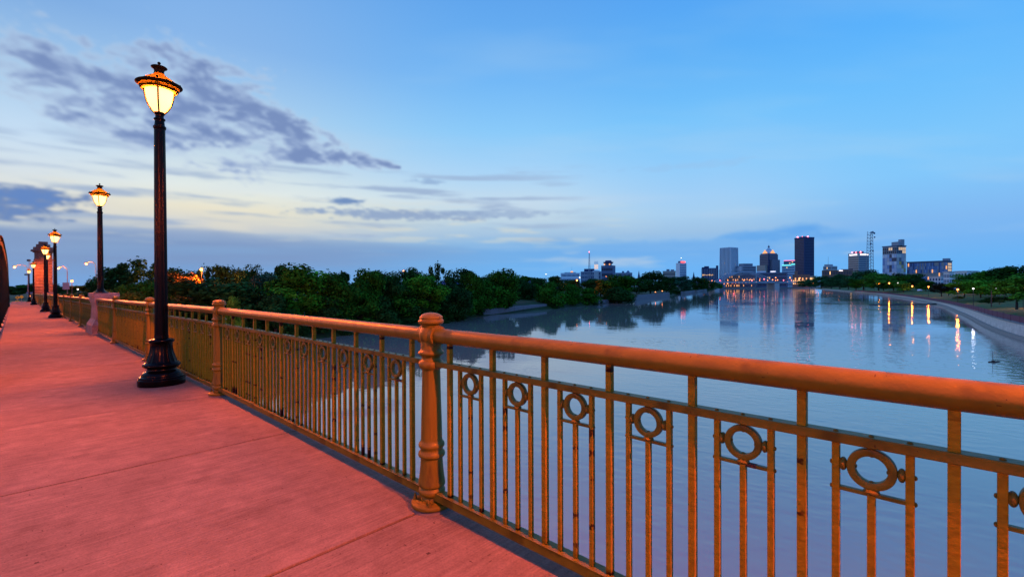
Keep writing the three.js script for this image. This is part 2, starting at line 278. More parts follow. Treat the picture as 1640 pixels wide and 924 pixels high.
{
  const g = new THREE.PlaneGeometry(4400, 4400, 1, 1).rotateX(-Math.PI / 2); const p = g.attributes.position, uv = g.attributes.uv;
  const ca = Math.cos(0.5), sa = Math.sin(0.5);   // ripples lie across the stream
  for (let i = 0; i < p.count; i++) uv.setXY(i, p.getX(i) * ca + p.getZ(i) * sa, -p.getX(i) * sa + p.getZ(i) * ca);
  g.translate(500, WATER, -1200);
  solo('water', g, M.water, 'calm blue river between wooded bank and walled promenade', null, 'structure');
  const rise = (p) => sstep(150, 70, Math.hypot(p.x + 70, p.y - 70));
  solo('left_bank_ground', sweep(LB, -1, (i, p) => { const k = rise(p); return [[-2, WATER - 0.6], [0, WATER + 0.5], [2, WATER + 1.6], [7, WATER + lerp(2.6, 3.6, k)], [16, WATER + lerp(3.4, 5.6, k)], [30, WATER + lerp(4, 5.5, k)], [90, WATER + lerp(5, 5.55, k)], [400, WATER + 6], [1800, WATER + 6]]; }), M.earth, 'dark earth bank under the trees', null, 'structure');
  solo('park_lawn', sweep(RB, 1, (i, p) => [[0.5, WT(p) - 0.2], [3.2, WT(p) - 0.15], [8, WT(p) + 0.3], [26, WATER + 3.3], [120, WATER + 4.2], [500, WATER + 5], [1500, WATER + 5]]), M.grass, 'grassy park behind the promenade', null, 'structure');
  const city = new THREE.PlaneGeometry(6000, 3600).rotateX(-Math.PI / 2).translate(600, WATER + 2.2, -1062 - 1800);
  solo('city_ground', city, M.path, 'level ground of the city quay', null, 'structure');
  solo('city_quay_wall', box(900, 3.0, 1.2, 600, WATER + 0.75, -1061), M.concrete, 'low grey quay at the far end of the river', 'wall');
  solo('promenade_path', sweep(RB, 1, (i, p) => [[0.67, WT(p) - 0.13], [3.1, WT(p) - 0.1]]), M.path, 'pale path behind the red fence', null, 'structure');
  solo('park_path', sweep(RB.slice(0, 60), 1, (i, p) => [[17, lerp(WT(p) + 0.3, WATER + 3.3, 0.5) + 0.05], [20, lerp(WT(p) + 0.3, WATER + 3.3, 0.667) + 0.05]]), M.path, 'pale path curving over the park lawn', null, 'structure');

  const wall = thing('river_wall', 'long pale concrete flood wall below the red promenade fence', 'wall');
  part(wall, 'wall_face', sweep(RB, 1, (i, p) => [[0.62, WT(p) - 0.16], [0.06, WT(p) - 0.16], [0.06, WATER + 0.55], [0.1, WATER - 1]], false, 1), M.wall);
  for (let i = 8; i < 58; i++) { const a = RB[i], b = RB[i + 1], o = outward(RB, i, 1), len = a.distanceTo(b); part(wall, 'wall_panel', metricUV(rbox(len - 0.07, WT(b) - WATER - 0.74, 0.16, 0.015), 1, i * 3.1, i * 1.7), M.wall, [(a.x + b.x) / 2 + o.x * 0.02, (WT(b) + WATER + 0.4) / 2, -((a.y + b.y) / 2 + o.y * 0.02)], [0, Math.atan2(b.y - a.y, b.x - a.x), 0]); }
  part(wall, 'ledge', sweep(RB, 1, [[0.04, WATER + 0.55], [-0.38, WATER + 0.52], [-0.42, WATER + 0.25], [-0.6, WATER - 0.5]]), M.concrete);
  part(wall, 'coping', sweep(RB, 1, (i, p) => [[0.66, WT(p) - 0.156], [0.66, WT(p)], [-0.08, WT(p)], [-0.08, WT(p) - 0.16], [0.0, WT(p) - 0.164]]), M.concrete);
  for (const i of [18, 26, 34]) { const p = RB[i], o = outward(RB, i, 1); part(wall, 'ladder_pipe', cyl(0.09, 0.09, [p.x - o.x * 0.2, WATER - 0.5, -(p.y - o.y * 0.2)], [p.x - o.x * 0.2, WATER + 3.7, -(p.y - o.y * 0.2)], 6), M.greyPole); }
}
// red promenade fence: posts, rails and mesh panels
{
  const f = thing('promenade_fence', 'dark red metal fence running along top of the concrete flood wall', 'fence');
  const n = Math.min(RB.length - 1, 150), postG = box(0.09, 1.25, 0.09, 0, 0.62, 0);
  const postsFar = [], panelFar = [];
  for (let i = 10; i < n; i++) {
    const a = RB[i], b = RB[i + 1], oa = outward(RB, i, 1), ob = outward(RB, i + 1, 1), A = V(a.x + oa.x * 0.3, a.y + oa.y * 0.3), B = V(b.x + ob.x * 0.3, b.y + ob.y * 0.3);
    const len = A.distanceTo(B), ang = Math.atan2(B.y - A.y, B.x - A.x), bars = [box(len - 0.1, 0.06, 0.05, len / 2, 1.14, 0), box(len - 0.1, 0.06, 0.05, len / 2, 0.12, 0), box(len - 0.14, 0.9, 0.02, len / 2, 0.63, 0)];
    for (let k = 1; k < 10; k++) bars.push(box(0.03, 0.96, 0.035, len * k / 10, 0.63, 0));
    const y = Math.min(WT(a), WT(b));
    if (i < 52) {
      part(f, 'fence_post', postG, M.fenceDark, [A.x, y, -A.y], [0, ang, 0]);
      part(f, 'fence_panel', merge(bars), i % 5 ? M.fence : M.fenceDark, [A.x, y, -A.y], [0, ang, 0]);
    } else { postsFar.push(postG.clone().rotateY(ang).translate(A.x, y, -A.y)); panelFar.push(merge(bars.slice(0, 3)).rotateY(ang).translate(A.x, y, -A.y)); }
  }
  stuff(part(f, 'far_fence', merge([...postsFar, ...panelFar]), M.fenceDark));
}
// low stone retaining walls on the wooded bank
{
  const run = (x0, x1, h, label, blocks) => {
    const w = thing('bank_wall', label, 'wall');
    const a = onLevel(x0[0], x0[1], WATER), b = onLevel(x1[0], x1[1], WATER), L = a.distanceTo(b), ang = Math.atan2(-(b.z - a.z), b.x - a.x), r = rng(x0[0]);
    for (let k = 0; k < blocks; k++) part(w, 'wall_block', metricUV(rbox(L / blocks - 0.10, h * (0.92 + 0.12 * r()), 1.2, 0.05)), M.bankWall, [lerp(a.x, b.x, (k + 0.5) / blocks), WATER + h / 2 - 0.35 + 0.06 * r(), lerp(a.z, b.z, (k + 0.5) / blocks)], [0, ang + 0.015 * (r() - 0.5), 0]);
    return w;
  };
  run([575, 519], [715, 514.5], 2.6, 'shaded concrete wall at the waterline just above the big railing post', 6);
  run([772, 505.5], [874, 494.8], 2.4, 'pale low wall in the gap between two clumps of bank trees', 7);
  run([958, 487], [974, 485.6], 2.2, 'short pale wall stub at the tip of the bushy point', 2);
  run([1018, 481.2], [1072, 474.0], 3.4, 'pale wall of long blocks under the row of dark bank trees', 6);
  run([1092, 471.6], [1132, 466.2], 3.2, 'pale quay wall leading from the bank trees to the city', 6);
}
// debris in the river
{
  const bar = []; const r = rng(5);
  for (let k = 0; k < 46; k++) { const t = k / 46, p = onLevel(lerp(1395, 1512, t) + 3 * r(), 488.2 - 1.3 * t + 0.8 * r(), WATER); const s = 0.5 + r() * 1.1; bar.push(new THREE.IcosahedronGeometry(s, 1).scale(1.6, 0.28, 1).translate(p.x, WATER + 0.02, p.z)); }
  const m = solo('mud_bar', merge(bar), plain(0.02, 0.022, 0.02, 0.9), 'thin dark bar of stones breaking the water surface', null, 'stuff');
  const p = onLevel(1593, 580, WATER), d = thing('drift_branch', 'dark snagged branch with an upright twig poking out of the water', 'branch');
  part(d, 'log', cyl(0.09, 0.05, [-0.7, 0.03, 0.1], [0.8, 0.06, -0.1], 7), M.bark); part(d, 'twig', cyl(0.03, 0.012, [-0.1, 0, 0], [-0.25, 1.35, 0.05], 6), M.bark); part(d, 'root', new THREE.IcosahedronGeometry(0.2, 1).scale(1, 0.7, 1), M.bark, [-0.05, 0.08, 0]);
  d.position.copy(p);
}

// ------------------------------------------------------------------ the bridge: frame with s along it (away), o across (towards the river), h up
const DX = -0.7269, DZ = -0.6868, P0 = new THREE.Vector3(-0.569, 0, -3.30), PANEL = 4.964, PHI = Math.atan2(-DZ, DX);
const SLOPE = -0.0072, CREST = 5;
const deck = (s) => (s > CREST ? SLOPE * (s - CREST) : 0);
const B = (s, o, h) => new THREE.Vector3(P0.x + s * DX + o * -DZ, deck(s) + h, P0.z + s * DZ + o * DX);
function onBridge(g, s, o, h = 0, slope = true) { g.position.copy(B(s, o, h)); g.rotation.order = 'YXZ'; g.rotation.set(0, PHI, slope && s >= CREST ? Math.atan(SLOPE) : 0); return g; }
const SEND = 104.3, O_IN = -2.32, O_OUT = 0.20;
// pavement: slabs parted by joints, on a deck with girders
{
  const walk = structure('sidewalk', 'broom finished concrete footway of the bridge');
  const L = PANEL / 2, r = rng(11);
  for (let k = -5; k < 44; k++) {
    const s = k * L, w = O_OUT - O_IN, g = new RoundedBoxGeometry(L - 0.026, 0.16, w, 1, 0.006).translate(0, -0.08, 0);
    const slab = part(walk, 'slab', metricUV(g, 1, r() * 7, r() * 7), r() > 0.5 ? M.slab : M.slab2);
    onBridge(slab, s + L / 2, (O_OUT + O_IN) / 2, (r() - 0.5) * 0.003);
  }
  const bed = part(walk, 'joint_filler', box(SEND + 12.5, 0.14, O_OUT - O_IN - 0.02), M.joint);
  const a = B(-12.5, 0, 0), b = B(SEND, 0, 0);
  bed.geometry = (() => { const list = []; for (let k = -3; k < 26; k++) { const s0 = k * 4.2, s1 = s0 + 4.2; const q = box(4.2, 0.06, O_OUT - O_IN - 0.02); const grp = new THREE.Object3D(); onBridge(grp, (s0 + s1) / 2, (O_OUT + O_IN) / 2, -0.046); grp.updateMatrix(); list.push(q.applyMatrix4(grp.matrix)); } return merge(list); })();
  const d = thing('bridge_deck', 'concrete deck and girders carrying the footway over the river', 'bridge');
  const gird = [], fas = [];
  for (let k = -3; k < 22; k++) {
    const s = k * PANEL + PANEL / 2, o = new THREE.Object3D(); onBridge(o, s, 0, 0); o.updateMatrix();
    fas.push(box(PANEL, 0.42, 0.20, 0, -0.38, O_OUT + 0.02).applyMatrix4(o.matrix));
    gird.push(box(PANEL, 0.9, 0.45, 0, -1.05, -0.4).applyMatrix4(o.matrix), box(PANEL, 0.9, 0.45, 0, -1.05, -9).applyMatrix4(o.matrix), box(PANEL, 0.42, 18, 0, -0.42, -9.2).applyMatrix4(o.matrix));
  }
  part(d, 'fascia', metricUV(merge(fas)), M.concrete); part(d, 'girder', merge(gird), M.concrete);
  const road = structure('road', 'asphalt carriageway of the bridge'); const rl = [], kl = [];
  for (let k = -3; k < 22; k++) { const s = k * PANEL + PANEL / 2, o = new THREE.Object3D(); onBridge(o, s, 0, 0); o.updateMatrix(); rl.push(box(PANEL, 0.05, 12, 0, -0.18, -9.1).applyMatrix4(o.matrix)); if (k < 21) kl.push(box(PANEL, 0.20, 0.5, 0, -0.11, -2.85).applyMatrix4(o.matrix)); }
  part(road, 'carriageway', merge(rl), M.asphalt); part(road, 'kerb', metricUV(merge(kl)), M.concrete);
  // footway and verge past the end of the bridge
  const app = structure('approach_footway', 'concrete footway past the end of the bridge'); const al = [];
  for (let k = 0; k < 8; k++) { const s = SEND + 0.6 + k * PANEL + PANEL / 2, o = new THREE.Object3D(); onBridge(o, s, 0, -0.16 - k * 0.24); o.rotation.z = -0.055; o.updateMatrix(); al.push(box(PANEL - 0.02, 0.2, 2.5, 0, -0.115, -1.06).applyMatrix4(o.matrix)); }
  part(app, 'slab_run', metricUV(merge(al)), M.slab);
  const ab = thing('abutment', 'concrete abutment under the far end of the bridge', 'abutment');
  onBridge(part(ab, 'wall', metricUV(box(24, 7.2, 19, 0, -3.9, -9.1)), M.concrete), 97, 0, 0);
}

// ---- railing
const RAIL_H = 1.205, RAIL_R = 0.05, MID = 1.012, BOT = 0.105, PITCH = 0.4115, MARGIN = 0.2313;
const G = {};
{
  const pick = (w, h0, h1, k) => { const g = new RoundedBoxGeometry(w, h1 - h0, w, 1, 0.0025).translate(0, (h0 + h1) / 2, 0); const p = g.attributes.position, uv = g.attributes.uv; for (let i = 0; i < p.count; i++) uv.setXY(i, (k + 0.1 + 0.8 * clamp((p.getX(i) + p.getZ(i)) / w * 0.5 + 0.5)) / 16, p.getY(i) - BOT - 0.02); return g; };
  G.tall = []; G.side = []; G.mid = [];
  for (let k = 0; k < 16; k++) { G.tall.push(pick(0.031, BOT + 0.025, RAIL_H - RAIL_R + 0.012, k)); G.side.push(pick(0.0235, BOT + 0.025, MID - 0.02, (k * 7) % 16)); G.mid.push(pick(0.0235, BOT + 0.025, 0.832, (k * 5 + 3) % 16)); }
  const ring = new THREE.Shape(); ring.absarc(0, 0, 0.0665, 0, Math.PI * 2); const hole = new THREE.Path(); hole.absarc(0, 0, 0.0475, 0, Math.PI * 2, true); ring.holes.push(hole);
  G.ring = metricUV(new THREE.ExtrudeGeometry(ring, { depth: 0.022, bevelEnabled: true, bevelThickness: 0.003, bevelSize: 0.003, bevelSegments: 2, curveSegments: 28 }).translate(0, 0, -0.011));
  G.ring = toCreasedNormals(G.ring, 0.6);
  G.ball = new THREE.SphereGeometry(0.013, 12, 8); G.boss = new THREE.CylinderGeometry(0.024, 0.018, 0.018, 14); G.button = new THREE.SphereGeometry(0.024, 14, 8).scale(1, 0.5, 1);
  G.cross = metricUV(rbox(0.182, 0.014, 0.020, 0.002)); G.rivet = new THREE.SphereGeometry(0.0085, 10, 6).scale(1, 0.7, 1);
  G.rustpatch = rbox(0.07, 0.0155, 0.0215, 0.002);
  const L = PANEL - 0.13;
  const tube = (len, seg) => { const g = new THREE.CylinderGeometry(RAIL_R, RAIL_R, len, seg, 1, true).rotateZ(Math.PI / 2), p = g.attributes.position, n = g.attributes.normal, uv = g.attributes.uv; for (let i = 0; i < p.count; i++) uv.setXY(i, p.getX(i), Math.atan2(n.getZ(i), n.getY(i)) * RAIL_R); return g; };
  G.topRail = tube(L, 40); G.topRailFar = tube(L, 14);
  const midG = merge([rbox(L, 0.036, 0.058, 0.004, 0, MID, 0)]); G.midRail = metricUV(midG);
  G.botRail = metricUV(merge([rbox(L, 0.052, 0.010, 0.003, 0, BOT - 0.005, -0.032), rbox(L, 0.012, 0.074, 0.003, 0, BOT + 0.018, 0), rbox(L, 0.052, 0.010, 0.003, 0, BOT - 0.005, 0.032)]));
}
const railThings = [];
function railingPanel(s0, detail, label, group) {   // fills s0 .. s0 + PANEL
  const t = thing('bridge_railing', label, 'railing', group); onBridge(t, s0 + PANEL / 2, 0); const r = rng(Math.round(s0 * 10) + 700);
  const x0 = -PANEL / 2 + MARGIN;
  part(t, 'top_rail', detail ? G.topRail : G.topRailFar, M.paint, [0, RAIL_H, 0]); part(t, 'mid_rail', G.midRail, M.paint); part(t, 'bottom_rail', G.botRail, M.paint);
  if (!detail) {
    const bars = [], rings = [];
    for (let k = 0; k <= 11; k++) { bars.push(box(0.027, 1.05, 0.027, x0 + k * PITCH, 0.64, 0)); if (k < 11) { const c = x0 + (k + 0.5) * PITCH; bars.push(box(0.0205, 0.87, 0.0205, c - 0.1, 0.565, 0), box(0.0205, 0.87, 0.0205, c + 0.1, 0.565, 0), box(0.0205, 0.70, 0.0205, c, 0.48, 0), box(0.18, 0.014, 0.02, c, 0.838, 0)); rings.push(new THREE.TorusGeometry(0.057, 0.011, 4, 10).translate(c, 0.92, 0)); } }
    G.farPickets ??= metricUV(merge(bars)); G.farRings ??= merge(rings);
    stuff(part(t, 'picket_row', G.farPickets, M.paint)); stuff(part(t, 'ring_row', G.farRings, M.paint));
    return t;
  }
  for (let k = 0; k <= 11; k++) {
    const x = x0 + k * PITCH; part(t, 'picket', G.tall[Math.floor(r() * 16)], M.picket, [x, 0, 0]);
    if (k === 11) break;
    const c = x + PITCH / 2;
    part(t, 'picket', G.side[Math.floor(r() * 16)], M.picket, [c - 0.101, 0, 0]); part(t, 'picket', G.side[Math.floor(r() * 16)], M.picket, [c + 0.101, 0, 0]); part(t, 'picket', G.mid[Math.floor(r() * 16)], M.picket, [c, 0, 0]);
    const ring = part(t, 'ring', G.ring, M.paint, [c, 0.918, 0]);
    const cr = part(t, 'crossbar', G.cross, M.paint, [c, 0.832, 0]);
    if (r() < 0.3) part(cr, 'rust_patch', G.rustpatch, M.rust, [(r() - 0.5) * 0.09, 0, 0]);
    if (detail > 1) {
      part(ring, 'button', G.button, M.paint, [-0.080, 0, 0], [0, 0, Math.PI / 2]); part(ring, 'button', G.button, M.paint, [0.080, 0, 0], [0, 0, Math.PI / 2]);
      part(ring, 'button', G.button, M.paint, [0, 0.080, 0]); part(ring, 'button', G.button, M.paint, [0, -0.077, 0]);
      for (const [ax, ay] of [[-1, 0], [1, 0], [0, 1], [0, -1]]) part(ring, 'rivet', G.rivet, M.paint, [ax * 0.0455, ay * 0.0455, 0], [0, 0, Math.atan2(ay, ax) + Math.PI / 2]);
      for (const dx of [-0.101, 0, 0.101]) part(t, 'rivet', G.rivet, M.paint, [c + dx, MID + 0.019, -0.006]);
      for (const dx of [-0.114, 0.114]) { part(t, 'rivet', G.rivet, M.paint, [c + dx, 0.832, 0], [0, 0, dx > 0 ? -Math.PI / 2 : Math.PI / 2]); part(t, 'rivet', G.rivet, M.paint, [c + dx, 0.918, 0], [0, 0, dx > 0 ? -Math.PI / 2 : Math.PI / 2]); }
    }
  }
  return t;
}
const lathe = (pts, seg = 40) => new THREE.LatheGeometry(pts.map(([r, h]) => new THREE.Vector2(r, h)), seg);
function smoothProfile(pts, n = 3) { const c = new THREE.CatmullRomCurve3(pts.map(([r, h]) => new THREE.Vector3(r, h, 0)), false, 'centripetal'); return c.getPoints(pts.length * n).map((p) => [Math.max(0.0005, p.x), p.y]); }
{
  G.postFlange = lathe([[0.001, 0.062], [0.10, 0.062], [0.105, 0.058], [0.138, 0.05], [0.143, 0.043], [0.143, 0.024], [0.13, 0.018], [0.001, 0.018]]);
  G.postPad = lathe([[0.001, 0.021], [0.132, 0.021], [0.138, 0.0], [0.138, -0.01]]);
  G.postShaft = lathe(smoothProfile([[0.076, 0.055], [0.074, 0.075], [0.070, 0.088], [0.084, 0.096], [0.092, 0.112], [0.092, 0.128], [0.084, 0.142], [0.079, 0.150], [0.092, 0.160], [0.094, 0.172], [0.088, 0.21], [0.081, 0.27], [0.077, 0.33], [0.077, 0.355]]).concat([[0.090, 0.362], [0.094, 0.374], [0.090, 0.390], [0.079, 0.400], [0.078, 0.418], [0.088, 0.428], [0.091, 0.440], [0.087, 0.454], [0.077, 0.464], [0.074, 0.48], [0.071, 0.62], [0.066, 0.80], [0.0625, 0.965]]).concat(smoothProfile([[0.076, 0.975], [0.086, 0.99], [0.087, 1.01], [0.078, 1.028], [0.068, 1.036], [0.066, 1.055], [0.078, 1.066], [0.089, 1.076], [0.089, 1.088], [0.076, 1.102], [0.070, 1.115]])));
  G.postSocket = toCreasedNormals(merge([new THREE.SphereGeometry(0.083, 32, 20).scale(1, 1.03, 1).translate(0, RAIL_H, 0), new THREE.CylinderGeometry(0.070, 0.070, 0.166, 32).rotateZ(Math.PI / 2).translate(0, RAIL_H, 0), new THREE.CylinderGeometry(0.07, 0.072, 0.12, 32).translate(0, RAIL_H - 0.05, 0)]), 0.7);
  G.postCap = lathe([[0.066, 1.262], [0.068, 1.278]].concat(smoothProfile([[0.080, 1.284], [0.087, 1.293], [0.088, 1.306], [0.080, 1.316]]), smoothProfile([[0.078, 1.318], [0.081, 1.324], [0.080, 1.332], [0.066, 1.346], [0.040, 1.358], [0.001, 1.363]])), 40);
  G.bolt = merge([new THREE.CylinderGeometry(0.013, 0.013, 0.03, 6).translate(0, 0.062, 0), new THREE.CylinderGeometry(0.007, 0.008, 0.02, 8).translate(0, 0.087, 0)]);
}
function railingPost(s, label, group) {
  const t = thing('railing_post', label, 'railing post', group); onBridge(t, s, 0, 0, false);
  part(t, 'pad', G.postPad, M.pad); part(t, 'base_flange', G.postFlange, M.paint);
  for (let k = 0; k < 4; k++) { const a = Math.PI / 4 + k * Math.PI / 2; part(t, 'bolt', G.bolt, M.paint, [0.117 * Math.cos(a), 0, 0.117 * Math.sin(a)]); }
  part(t, 'shaft', G.postShaft, M.paint); part(t, 'rail_socket', G.postSocket, M.paint); part(t, 'cap', G.postCap, M.paint);
  return t;
}
railingPanel(-PANEL, 2, 'ochre picket railing panel with ring ornaments, nearest and largest of the railing panels');
railingPanel(0, 2, 'ochre ring-topped railing panel between the nearest post and the next one');
railingPanel(PANEL, 1, 'ochre railing panel directly behind the base of the largest lamp post');
railingPanel(PANEL * 2, 1, 'ochre railing panel between the largest lamp post and the stone pier, second before the pier');
railingPanel(PANEL * 3, 1, 'ochre railing panel that butts against the near side of the stone pier');
for (let k = 4; k < 21; k++) railingPanel(PANEL * k, 0, k < 9 ? ['first', 'second', 'third', 'fourth', 'fifth'][k - 4] + ' ochre railing panel past the granite pier, going away' : 'ochre railing panel in the farthest run towards the pylon', k < 9 ? undefined : 'railing panels towards the pylon');
railingPost(-PANEL, 'ochre cast iron railing post at the near end of the rail');
railingPost(0, 'ochre cast iron railing post with domed cap, largest and nearest of the row');
railingPost(PANEL, 'ochre railing post with domed cap just past the base of the largest lamp');
railingPost(PANEL * 2, 'ochre railing post half hidden behind the largest lamp post shaft');
railingPost(PANEL * 3, 'ochre railing post one panel before the stone pier');
for (let k = 5; k < 21; k++) if (k !== 12) railingPost(PANEL * k, k < 10 ? ['first', 'second', 'third', 'fourth', 'fifth'][k - 5] + ' small ochre railing post past the granite pier, going away' : 'small ochre railing post in the farthest run towards the pylon', k < 10 ? undefined : 'railing posts towards the pylon');

// ---- stone piers in the line of the railing
function stonePier(s, label) {
  const t = thing('stone_pier', label, 'pier'); onBridge(t, s, 0.17, 0, false);
  const taper = (w0, d0, w1, d1, y0, y1) => { const g = new RoundedBoxGeometry(1, 1, 1, 2, 0.03).translate(0, 0.5, 0), p = g.attributes.position; for (let i = 0; i < p.count; i++) { const k = clamp(p.getY(i)); p.setXYZ(i, p.getX(i) * lerp(w0, w1, k), lerp(y0, y1, k), p.getZ(i) * lerp(d0, d1, k)); } g.computeVertexNormals(); return metricUV(g); };
  part(t, 'plinth', taper(1.80, 0.70, 1.80, 0.70, -0.01, 0.33), M.granite);
  part(t, 'base_moulding', taper(1.78, 0.68, 1.52, 0.48, 0.332, 0.52), M.granite);
  part(t, 'shaft_block', taper(1.52, 0.48, 1.46, 0.42, 0.522, 1.07), M.granite);
  part(t, 'neck_block', taper(1.54, 0.50, 1.54, 0.50, 1.072, 1.13), M.granite);
  part(t, 'cap_block', taper(1.58, 0.54, 1.58, 0.54, 1.132, 1.31), M.granite);
  part(t, 'top_slab', taper(1.5, 0.74, 1.5, 0.74, 1.312, 1.44), M.granite).position.z = 0.06;
  part(t, 'pier_stem', taper(2.6, 1.5, 2.4, 1.2, -7.2, -0.18), M.concrete).position.z = 0.35;
  return t;
}
stonePier(PANEL * 4, 'mottled granite pier breaking the railing with a lamp standing on it');
stonePier(PANEL * 12, 'small distant granite pier breaking the railing near the pylon');

// ---- lamp posts
{
  const flute = (pts, n, depth, h0, h1, seg) => { const g = lathe(pts, seg), p = g.attributes.position; for (let i = 0; i < p.count; i++) { const x = p.getX(i), y = p.getY(i), z = p.getZ(i), a = Math.atan2(z, x), k = sstep(h0, h0 + 0.04, y) * sstep(h1, h1 - 0.04, y); const f = 1 - depth * k * Math.pow(Math.abs(Math.sin(a * n / 2)), 0.7); p.setX(i, x * f); p.setZ(i, z * f); } g.computeVertexNormals(); return g; };
  G.lampBase = flute([[0.30, -0.005], [0.315, 0.0], [0.315, 0.095], [0.308, 0.103]].concat(smoothProfile([[0.300, 0.106], [0.305, 0.122], [0.297, 0.140], [0.272, 0.150], [0.268, 0.165], [0.255, 0.19], [0.222, 0.215], [0.196, 0.235], [0.190, 0.26]]), smoothProfile([[0.205, 0.272], [0.238, 0.285], [0.252, 0.31], [0.246, 0.335], [0.222, 0.352]]), smoothProfile([[0.214, 0.358], [0.196, 0.41], [0.172, 0.48], [0.156, 0.55], [0.149, 0.62], [0.150, 0.66]]), smoothProfile([[0.160, 0.668], [0.172, 0.685], [0.172, 0.705], [0.160, 0.72], [0.120, 0.728], [0.098, 0.735]])), 16, 0.05, 0.34, 0.66, 96);
  G.lampShaft = flute([[0.096, 0.73], [0.094, 0.77], [0.091, 0.8], [0.0875, 1.6], [0.082, 2.8], [0.075, 4.06], [0.076, 4.09]], 16, 0.085, 0.80, 4.02, 128);
  G.lampShaftShort = flute([[0.094, 1.30], [0.090, 1.36], [0.0865, 1.8], [0.082, 2.8], [0.075, 4.06], [0.076, 4.09]], 16, 0.085, 1.36, 4.02, 96);
  G.lampCollar = lathe(smoothProfile([[0.078, 4.08], [0.086, 4.095], [0.086, 4.125], [0.072, 4.14], [0.068, 4.17], [0.066, 4.22], [0.076, 4.228], [0.076, 4.25], [0.060, 4.262], [0.058, 4.30], [0.072, 4.325], [0.074, 4.345], [0.05, 4.352]]), 32);
  G.lampGlobe = lathe(smoothProfile([[0.004, 4.335], [0.055, 4.345], [0.100, 4.40], [0.145, 4.49], [0.172, 4.60], [0.186, 4.70], [0.186, 4.745]]), 32);
  G.lampRib = (() => { const c = new THREE.CatmullRomCurve3([[0.062, 4.33], [0.112, 4.395], [0.158, 4.485], [0.186, 4.60], [0.200, 4.70], [0.205, 4.76]].map(([r, h]) => new THREE.Vector3(r, h, 0))); return new THREE.TubeGeometry(c, 14, 0.011, 6); })();
  G.lampHood = merge([lathe(smoothProfile([[0.196, 4.690], [0.243, 4.700], [0.261, 4.730], [0.266, 4.760]]), 40), lathe(smoothProfile([[0.258, 4.808], [0.225, 4.842], [0.170, 4.885], [0.120, 4.92], [0.084, 4.945], [0.070, 4.97]]).concat([[0.004, 4.972]]), 40)]);
  G.lampBrim = lathe([[0.264, 4.757]].concat(smoothProfile([[0.268, 4.762], [0.296, 4.772], [0.312, 4.785], [0.304, 4.798], [0.262, 4.807]]), [[0.254, 4.810]]), 40);
  G.lampTop = lathe(smoothProfile([[0.070, 4.962], [0.066, 5.00], [0.076, 5.035], [0.104, 5.056], [0.110, 5.066], [0.100, 5.078], [0.05, 5.09], [0.014, 5.095], [0.012, 5.115]]).concat(smoothProfile([[0.012, 5.117], [0.022, 5.128], [0.023, 5.14], [0.014, 5.155], [0.001, 5.16]])), 28);
  G.lampKnob = new THREE.SphereGeometry(0.016, 10, 8);
}
let lampProto;
function streetLamp(s, o, label, opt = {}) {
  const y0 = opt.y ?? 0, t = thing('street_lamp', label, 'street lamp', opt.group); onBridge(t, s, o, y0, false); t.rotation.set(0, 0, 0);
  const H = opt.short ? -1.2 : 0;   // a lamp on a pier has a small foot in place of the tall base
  if (opt.short) part(t, 'foot', lathe(smoothProfile([[0.20, 0], [0.20, 0.03], [0.16, 0.05], [0.12, 0.09], [0.105, 0.13], [0.096, 0.15]]), 28), M.black); else part(t, 'base', G.lampBase, M.black);
  part(t, 'shaft', opt.short ? G.lampShaftShort : G.lampShaft, M.black, [0, H, 0]); part(t, 'collar', G.lampCollar, M.black, [0, H, 0]);
  const bulb = part(t, 'glass_globe', G.lampGlobe, M.globe, [0, H, 0]);
  for (let k = 0; k < 4; k++) part(t, 'cage_rib', G.lampRib, M.hoodTop, [0, H, 0], [0, 0.55 + k * Math.PI / 2, 0]);
  const hood = part(t, 'hood', G.lampHood, M.hood, [0, H, 0]); part(t, 'brim', G.lampBrim, M.hoodTop, [0, H, 0]); part(t, 'finial', G.lampTop, M.hoodTop, [0, H, 0]);
  for (let k = 0; k < 4; k++) { const a = 0.55 + k * Math.PI / 2; part(hood, 'knob', G.lampKnob, M.hoodTop, [0.272 * Math.cos(a), 4.83, -0.272 * Math.sin(a)]); }
  const l = new THREE.PointLight(LAMP_COLOR, (opt.cd ?? LAMP_CD)); l.name = 'lamp_light'; l.position.set(0, 4.56 + H, 0); l.castShadow = true; l.shadow.radius = 3; t.add(l);
  return t;
}
streetLamp(6.615, -0.383, 'large black lamp post with glowing glass lantern, nearest of the lamps on the footway', { cd: 290 });
streetLamp(PANEL * 4, 0.15, 'black lamp post standing on the mottled granite pier', { short: true, y: 1.44 });
streetLamp(35.2, -0.36, 'black lamp post on the footway just past the granite pier, taller-looking of a close pair');
streetLamp(47.6, -0.36, 'black lamp post on the footway standing before the banded stone pylon');
streetLamp(PANEL * 12, 0.15, 'far lamp post on the distant pier, its globe before the pylon', { short: true, y: 1.44 });
streetLamp(76, -0.42, 'small far lamp post at the end of the footway, nearer of the last two');
streetLamp(99.5, -0.42, 'smallest and farthest lamp post at the end of the footway');
streetLamp(-4.85, -0.383, 'unseen black lamp post on the footway behind the viewer, lighting the near footway', { cd: 470 });  // out of view behind the camera, placed to light the near footway
for (const k of [-4.85, 6.6, 35.2, 47.6]) streetLamp(k, -17.3, 'unseen black lamp post on the opposite footway, lighting the railing fronts', { group: 'unseen lamps on the opposite footway', cd: 260 });  // all out of view, placed to light the railing fronts

